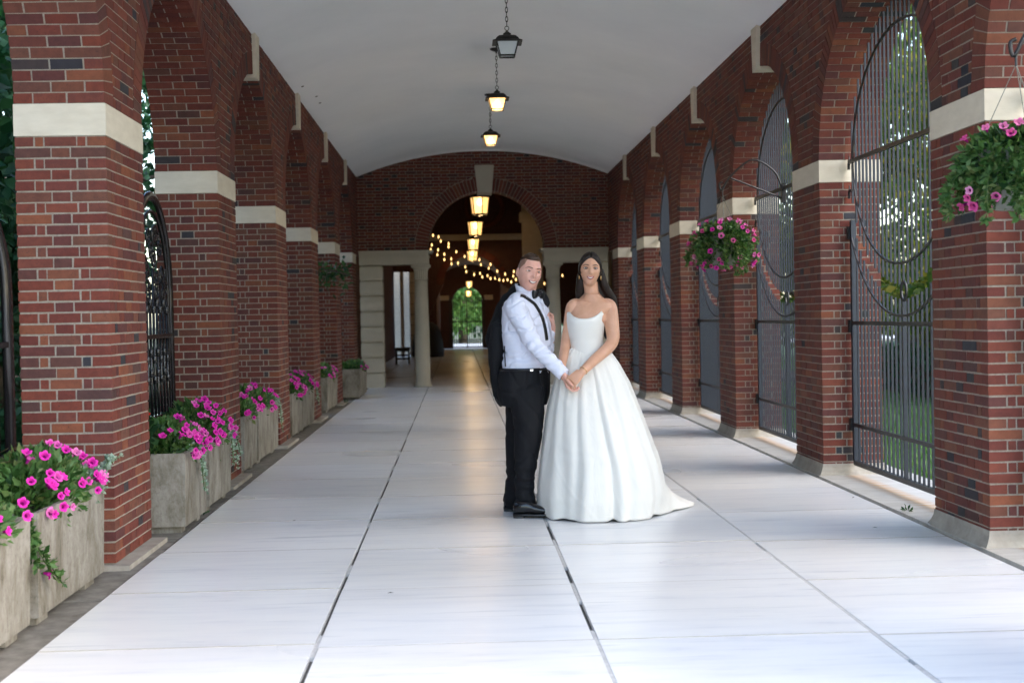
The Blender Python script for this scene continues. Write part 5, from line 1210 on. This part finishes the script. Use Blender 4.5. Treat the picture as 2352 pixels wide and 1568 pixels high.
def shoe(heel, toe, par):
    f = (toe-heel).normalized(); s = Vector((-f.y, f.x, 0)); L_ = (toe-heel).length; up = Vector((0, 0, 1)); R = []
    for t, w, h in ((0, .022, .05), (.04, .033, .068), (.2, .038, .085), (.34, .038, .088), (.5, .043, .062), (.7, .049, .046), (.86, .044, .036), (.96, .028, .026), (1, .010, .014)): R.append((heel+f*L_*t+up*(.028+h/2), s*w, up*h/2))
    V, F = loft(R, 20, 2.4); o = obj('shoe', [v-GO for v in V], F, M['patent'], par, True); R = []
    for t, w in ((-.01, .02), (.03, .036), (.25, .038), (.5, .046), (.72, .053), (.88, .046), (.98, .028), (1.02, .01)): R.append((heel+f*L_*t+up*.021, s*w, up*.012))
    V, F = loft(R, 20, 3); so = obj('sole', [v-GO for v in V], F, M['patent'], o, True); V, F = loft([(heel+f*L_*.02+up*.0, s*.03, f*.02), (heel+f*L_*.12+up*0, s*.034, f*.045), (heel+f*L_*.12+up*.018, s*.034, f*.045)], 14, 3)
    mb = MB(); c = heel+f*L_*.13-GO; V, F = loft([(c+up*.0005, s*.034, f*.038), (c+up*.016, s*.034, f*.038)], 16, 3); obj('heel', V, F, M['patent'], o)
shoe(Vector((.335, 8.80, 0)), Vector((.61, 8.76, 0)), groom); shoe(Vector((.285, 9.12, 0)), Vector((.55, 9.06, 0)), groom)
# ---------------------------------------------------------------- the jacket slung over his far shoulder
jk = thing('suit_jacket', 'black suit jacket slung over the man shoulder, hanging down his back', 'jacket', tuple(G(130, 880, .12)*1)); JO = Vector(jk.location)
ja = Acc(); spine = [(345, 300, .02, .030, .05), (300, 264, .10, .032, .09), (255, 275, .14, .05, .11), (218, 330, .15, .072, .12), (188, 420, .15, .085, .125), (158, 500, .15, .088, .125), (148, 545, .15, .092, .125), (152, 590, .14, .072, .12), (150, 660, .14, .070, .12), (152, 700, .13, .060, .115), (155, 790, .12, .060, .115), (165, 850, .11, .052, .11), (180, 882, .11, .03, .10)]
R = []
Pj = [G(zx, zy, dy) for zx, zy, dy, w, d in spine]
for i, (zx, zy, dy, w, d) in enumerate(spine):
    t = (Pj[min(i+1, len(Pj)-1)]-Pj[max(i-1, 0)]).normalized(); a = t.cross(Vector((0, 1, 0))).normalized(); R.append((Pj[i], a*w, Vector((0, d, 0))))
ja.add(loft(R, 30, 2.4)); ja.add(limb([G(150, 470, .02), G(132, 580, .02), G(134, 740, .04), G(142, 840, .05)], [.05, .047, .044, .040], 16))   # a sleeve
ja.add(limb([G(345, 292, .06), G(372, 300, .05), G(392, 335, .03), G(398, 362, .02)], [.026, .036, .038, .030], 14))
jme = remesh(*rel((ja.V, ja.F), JO), .007, 5); P = mesh_np(jme); Nn = normals_np(jme)
off = np.array([.016*mnoise.noise(Vector((p[0]*11, p[1]*9, p[2]*4)))+.010*mnoise.noise(Vector((p[0]*16, p[1]*10, p[2]*7+p[0]*9))) for p in P.tolist()]); set_np(jme, P+Nn*off[:, None]); place('cloth', jme, M['suit'], jk)
# ---------------------------------------------------------------- bride
BY = 8.86
def B(zx, zy, dy=0.): return at(1081.9+.4321*zx, 545.7+.4321*zy, BY+dy)
BO = Vector((B(660, 1480).x, BY, 0)); bride = thing('person', 'woman in strapless white wedding gown with long dark hair facing the camera', 'person', BO)
BA = math.radians(-78); BF = Vector((math.cos(math.radians(-100)), math.sin(math.radians(-100)), 0)); BS = Vector((-BF.y, BF.x, 0))     # facing the camera, a touch to her right; BS = her left
HB = B(633, 172, -.02); hsB = .222
TB0 = Matrix.Translation(HB) @ Matrix.Rotation(math.radians(3), 4, 'Y') @ Matrix.Rotation(math.radians(-3), 4, 'Z') @ Matrix.Rotation(math.radians(-2), 4, 'X')
hb_ = head_mesh(hsB, False); ba = Acc(); ba.add(([TB0 @ v for v in hb_[0]], hb_[1]))
for s in (-1, 1): q = ear(s, hsB); ba.add(([TB0 @ (v*.98) for v in q[0]], q[1]))
s1, e1, w1 = B(736, 366, .0), B(748, 560, -.07), B(588, 715, -.27)
s2, e2, w2 = B(541, 366, .01), B(505, 560, .02), B(478, 700, -.17)
ba.add(limb([B(648, 345, .02), B(642, 300, .02), HB+Vector((0, .02, -.065))], [.056, .047, .048], 18))
TR = [(645, 300, .048, .048), (645, 318, .064, .052), (644, 334, .100, .057), (642, 350, .134, .062), (637, 374, .146, .074), (622, 405, .128, .092), (612, 440, .120, .106), (610, 480, .114, .100), (613, 540, .100, .088), (617, 590, .097, .084), (630, 680, .13, .10)]
ba.add(loft([(B(zx, zy), BS*a, BF*b_) for zx, zy, a, b_ in TR], 36, 2.15))
ba.add(limb([B(694, 356, .01), s1, (s1+e1)/2+Vector((.008, 0, 0)), e1, (e1*.4+w1*.6), w1], [.038, .047, .049, .041, .035, .0255], 16)); ba.add(limb([B(582, 356, .02), s2, (s2+e2)/2, e2, w2], [.036, .044, .040, .036, .026], 16))
ba.add(hand(w1, Vector((-.72, -.12, -.68)), Vector((.12, .82, -.35)), -1, .168, (.45, .75, .6), .07, thumb=Vector((-.55, -.1, -.35)), k_=.9))
ba.add(hand(w2, Vector((.25, -.45, -.85)), Vector((.6, -.3, .2)), -1, .160, (.4, .6, .5), .07, k_=.88))
for q_, x2 in ((s1, 700), (s2, 585)): ba.add(limb([B(642, 282, .03), B((642+x2)/2, 318, .03), B(x2, 348, .02)], [.034, .030, .030], 12))
for xx, x2 in ((655, 722), (628, 560)): ba.add(limb([B(xx, 352, -.055), B((xx+x2)/2, 342, -.045), B(x2, 346, -.015)], [.012, .011, .010], 10))
for dx in (-1, 1): ba.add(loft([(B(630+dx*45, 425, -.02)+Vector((0, 0, z)), BS*r, BF*r*1.2) for z, r in ((.055, .01), (.045, .035), (.015, .058), (-.02, .06), (-.05, .04))], 18))
ba.add(limb([B(620, 680), B(650, 1000, .02), B(660, 1440, .03)], [.13, .11, .05]))
place('body', remesh(*rel((ba.V, ba.F), BO), .0042, 4), M['skin_f'], bride)
face(bride, Matrix.Translation(-BO) @ TB0, hsB, hb_, False)
# bodice: shaped tube with a scooped, pointed neckline
def neck_z(a):      # a = angle from the front, positive to her left; z of the upper edge as photo row
    d = abs(a); q = math.degrees(d)
    if q < 52: return 430-38*(q/52)**2.2
    return 392+10*min(1, (q-52)/60)
rows = []; n = 96; V = []; F = []; lev = 26
BR = {390: (613, .133, .10), 405: (612, .134, .108), 440: (610, .130, .122), 480: (609, .124, .116), 540: (613, .110, .098), 590: (617, .106, .094), 640: (625, .12, .10), 690: (635, .15, .12)}
ks = sorted(BR)
def bprof(zy):
    return tuple(np.interp(zy, ks, [BR[k][i] for k in ks]) for i in range(3))
for j in range(lev+1):
    for k in range(n):
        a = 2*PI*k/n-PI; zt = neck_z(a); zy = zt+(690-zt)*(j/lev); zx, wa, wb = bprof(zy); c = B(zx, zy)
        bust = 1+.0*math.cos(a); dp = BF*(math.cos(a)*wb)+BS*(math.sin(a)*wa)
        g_ = math.exp(-((zy-432)/38)**2/2)*(math.exp(-((math.degrees(a)-27)/20)**2/2)+math.exp(-((math.degrees(a)+27)/20)**2/2)); dp += BF*.014*g_
        V.append(c+dp-BO)
for j in range(lev):
    for k in range(n): F.append((j*n+k, j*n+(k+1) % n, (j+1)*n+(k+1) % n, (j+1)*n+k))
bod = obj('bodice', V, F, M['bodice'], bride, True); md = bod.modifiers.new('thick', 'SOLIDIFY'); md.thickness = .006; md.offset = 1
# skirt: pleated bell with a short train behind her left
OUT = [(582, 536, 698), (596, 520, 716), (615, 500, 742), (640, 484, 762), (700, 462, 798), (780, 440, 842), (880, 418, 880), (980, 400, 918), (1100, 384, 962), (1200, 374, 998), (1300, 362, 1022), (1400, 356, 1032), (1490, 360, 1020)]
zr = [o_[0] for o_ in OUT]; n = 360; lev = 70; V = []; F = []
rs = random.Random(11); FOLD = [(-2.72, .7), (-2.42, .9), (-2.18, .5), (-1.98, .9), (-1.56, 1.2), (-1.12, .45), (-.72, .95), (-.30, .6), (-.02, .6), (.3, .8), (.9, .9), (1.5, .8), (2.2, .9), (2.85, .8)]
def fold(th, t):
    v = 0
    for c, a in FOLD:
        d = (th-c-.10*math.sin(c*7)*t+PI) % (2*PI)-PI; w = (.085+.055*t)*(1+.4*math.sin(c*13)); v -= a*math.exp(-(d/w)**2)*1.0; v += .55*a*math.exp(-((d-w*1.7)/(w*1.1))**2)
    return v
for j in range(lev+1):
    t = j/lev; zy = 582+(1500-582)*t**.92
    xl, xr = np.interp(zy, zr, [o_[1] for o_ in OUT]), np.interp(zy, zr, [o_[2] for o_ in OUT]); cl, cr = B(xl, zy), B(xr, zy); c = (cl+cr)/2; hw = (cr.x-cl.x)/2
    dep = hw*(.60+.36*min(1, t*1.6)); amp = .001+.034*t**.6*(1-.30*t)
    for k in range(n):
        th = 2*PI*k/n-PI     # 0 = to the right (+x), -pi/2 = to the camera
        fr = fold(th, t); r = 1+0*fr; x = math.cos(th)*hw; y = math.sin(th)*dep
        p = Vector((c.x+x, BY+.015*t+y, c.z)); o_ = Vector((math.cos(th), math.sin(th), 0)); edge = .45+.55*abs(math.sin(th)); p += o_*(amp*fr*edge)
        tr_ = max(0, (t-.74)/.26); dt = (th-.42+PI) % (2*PI)-PI; tg = math.exp(-(dt/.42)**2); p += Vector((.95, .42, 0))*(.30*tr_**2.2*tg); dt2 = (th-1.2+PI) % (2*PI)-PI; p += Vector((.55, .8, 0))*(.22*tr_**2*math.exp(-(dt2/.6)**2))
        flo = .006+.008*max(0, fr)*1+.012*max(0, -fr)
        V.append((p.x-BO.x, p.y-BO.y, 0))
        zt = c.z if t < 1 else flo; V[-1] = (p.x-BO.x, p.y-BO.y, max(flo, (p.z-(.0))*1.0 if t < .97 else max(flo, p.z)))
zmin = np.array([V[lev*n+k][2] for k in range(n)]); 
# bring the hem down to the floor evenly
zh = B(690, 1500).z
for j in range(lev+1):
    t = j/lev
    for k in range(n):
        i = j*n+k; fr = fold(2*PI*k/n-PI, t); x, y, z = V[i]; base = B(690, 582+(1500-582)*t**.92).z; ztop = B(690, 582).z
        znew = .006+.014*max(0, -fr)+(ztop-.006)*((base-zh)/(ztop-zh)); V[i] = (x, y, znew)
for j in range(lev):
    for k in range(n): F.append((j*n+k, j*n+(k+1) % n, (j+1)*n+(k+1) % n, (j+1)*n+k))
F.append(tuple(range(n)))
me = mesh_of('skirt', V, F, M['gown'], True); P = mesh_np(me); Nn = normals_np(me)
off = np.array([.010*mnoise.noise(Vector((p[0]*6, p[1]*6, p[2]*2.2)))*(1.1-p[2])+.003*mnoise.noise(Vector((p[0]*13+p[2]*3, p[1]*13, p[2]*5)))-.0025*max(0, 1-abs(mnoise.noise(Vector((p[0]*4+p[2]*1.5, p[1]*4, p[2]*2.2))))*12) for p in P.tolist()]); Q = P+Nn*off[:, None]*np.array([1, 1, .4]); Q[:, 2] = np.maximum(Q[:, 2], .004); set_np(me, Q)
sk = link(bpy.data.objects.new('skirt', me), bride); md = sk.modifiers.new('thick', 'SOLIDIFY'); md.thickness = .004; md.offset = -1
# hair: parted cap and a long fall behind her left shoulder
TBL = Matrix.Translation(-BO) @ TB0
def fhair(p):
    front = .335-.20*(abs(p.x)/.25)**1.7            # hairline, highest at the parting
    if p.y > .0: return min(.06, p.z+.34)
    side = min(p.y+.145+.35*max(0, p.z), p.z+.12)
    return max(p.z-front, min(side, .06))
hbd = head_mesh(hsB, False, 150, 110)
cap(hbd, hsB, TBL, bride, 'hair', M['hair_f'], fhair, lambda p: .050+.03*max(0, p.y)-.034*math.exp(-(p.x/.016)**2)*(1 if p.y < .1 else 0), .003)
hair = Acc(); 
fallp = [(640, 175, .075, .080, .06), (648, 240, .085, .085, .055), (665, 300, .085, .092, .05), (690, 350, .085, .085, .042), (712, 410, .09, .072, .036), (728, 470, .09, .060, .03), (742, 540, .085, .035, .02)]
R = [(B(a, b_, c), Vector((w, 0, 0)), Vector((0, d, 0))) for a, b_, c, w, d in fallp]; hair.add(loft(R, 26, 2.2))
hair.add(limb([B(590, 190, .02), B(583, 250, .035), B(582, 310, .06), B(590, 350, .08)], [.030, .034, .034, .02], 14)); hair.add(limb([B(690, 175, .01), B(706, 240, .02), B(728, 290, .045), B(752, 330, .065), B(768, 400, .075), B(776, 470, .08)], [.022, .026, .030, .030, .020, .010], 14))
hme = remesh(*rel((hair.V, hair.F), BO), .006, 6); long_ = place('long_hair', hme, M['hair_f'], bride)
mb = MB()
for k in range(150):     # loose strands over the mass
    u = random.random(); a = random.uniform(-1, 1)
    st = [(640+a*52, 150, .02), (650+a*58, 230, .03+.02*random.random()), (690+a*62 if a > -.3 else 640+a*60, 300, .03), ]
    if a > -.25: st += [(722+a*52, 345, .04), (738+a*42, 430, .05), (750+a*34, 500+random.uniform(-20, 60), .06)]
    else: st += [(630+a*50, 350+random.uniform(0, 30), .07)]
    pts = [B(x+random.uniform(-4, 4), y, d+.015) for x, y, d in st]; cv = [p-BO for p in bez(pts, 4)]; mb.tube(cv, [.0014]*(len(cv)-1)+[.0004], 4)
tag(mb.build('hair_strands', M['hair_f'], bride, True), kind='stuff')
mb = MB()
for k in range(170):     # strands combed down from the parting
    s = random.choice((-1, 1)); y_ = random.uniform(-.34, .30); rr_ = math.sqrt(max(.05, 1-(y_/.46)**2)); pts = []
    t1 = 1.05 if y_ < -.12 else 1.75
    for t in np.linspace(.05, t1, 9): pts.append(TBL @ (Vector((s*.358*rr_*math.sin(t), y_+.10*t*(1 if y_ < 0 else .3), .548*rr_*math.cos(t)))*hsB))
    mb.tube(pts, .0011, 4)
tag(mb.build('parted_strands', M['hair_f'], bride, True), kind='stuff')
# jewellery
for s in (-1, 1):
    c = TBL @ Vector((s*.305*hsB, -.01*hsB, -.165*hsB)); mb = MB(); mb.tube([c+Vector((.004*s, .009*math.cos(a), .013*math.sin(a)-.013)) for a in np.linspace(0, 2*PI, 17)], .0028, 6); mb.build('earring', M['gold'], bride, True)
d = (w1-e1).normalized(); u = d.cross(Vector((0, 1, 0))).normalized(); v = d.cross(u); c = w1-d*.02-BO
mb = MB(); mb.tube([c+u*(.029*math.cos(a))+v*(.029*math.sin(a))+d*(.006*math.sin(a)) for a in np.linspace(0, 2*PI, 25)], .0022, 6); mb.build('bracelet', M['gold'], bride, True)
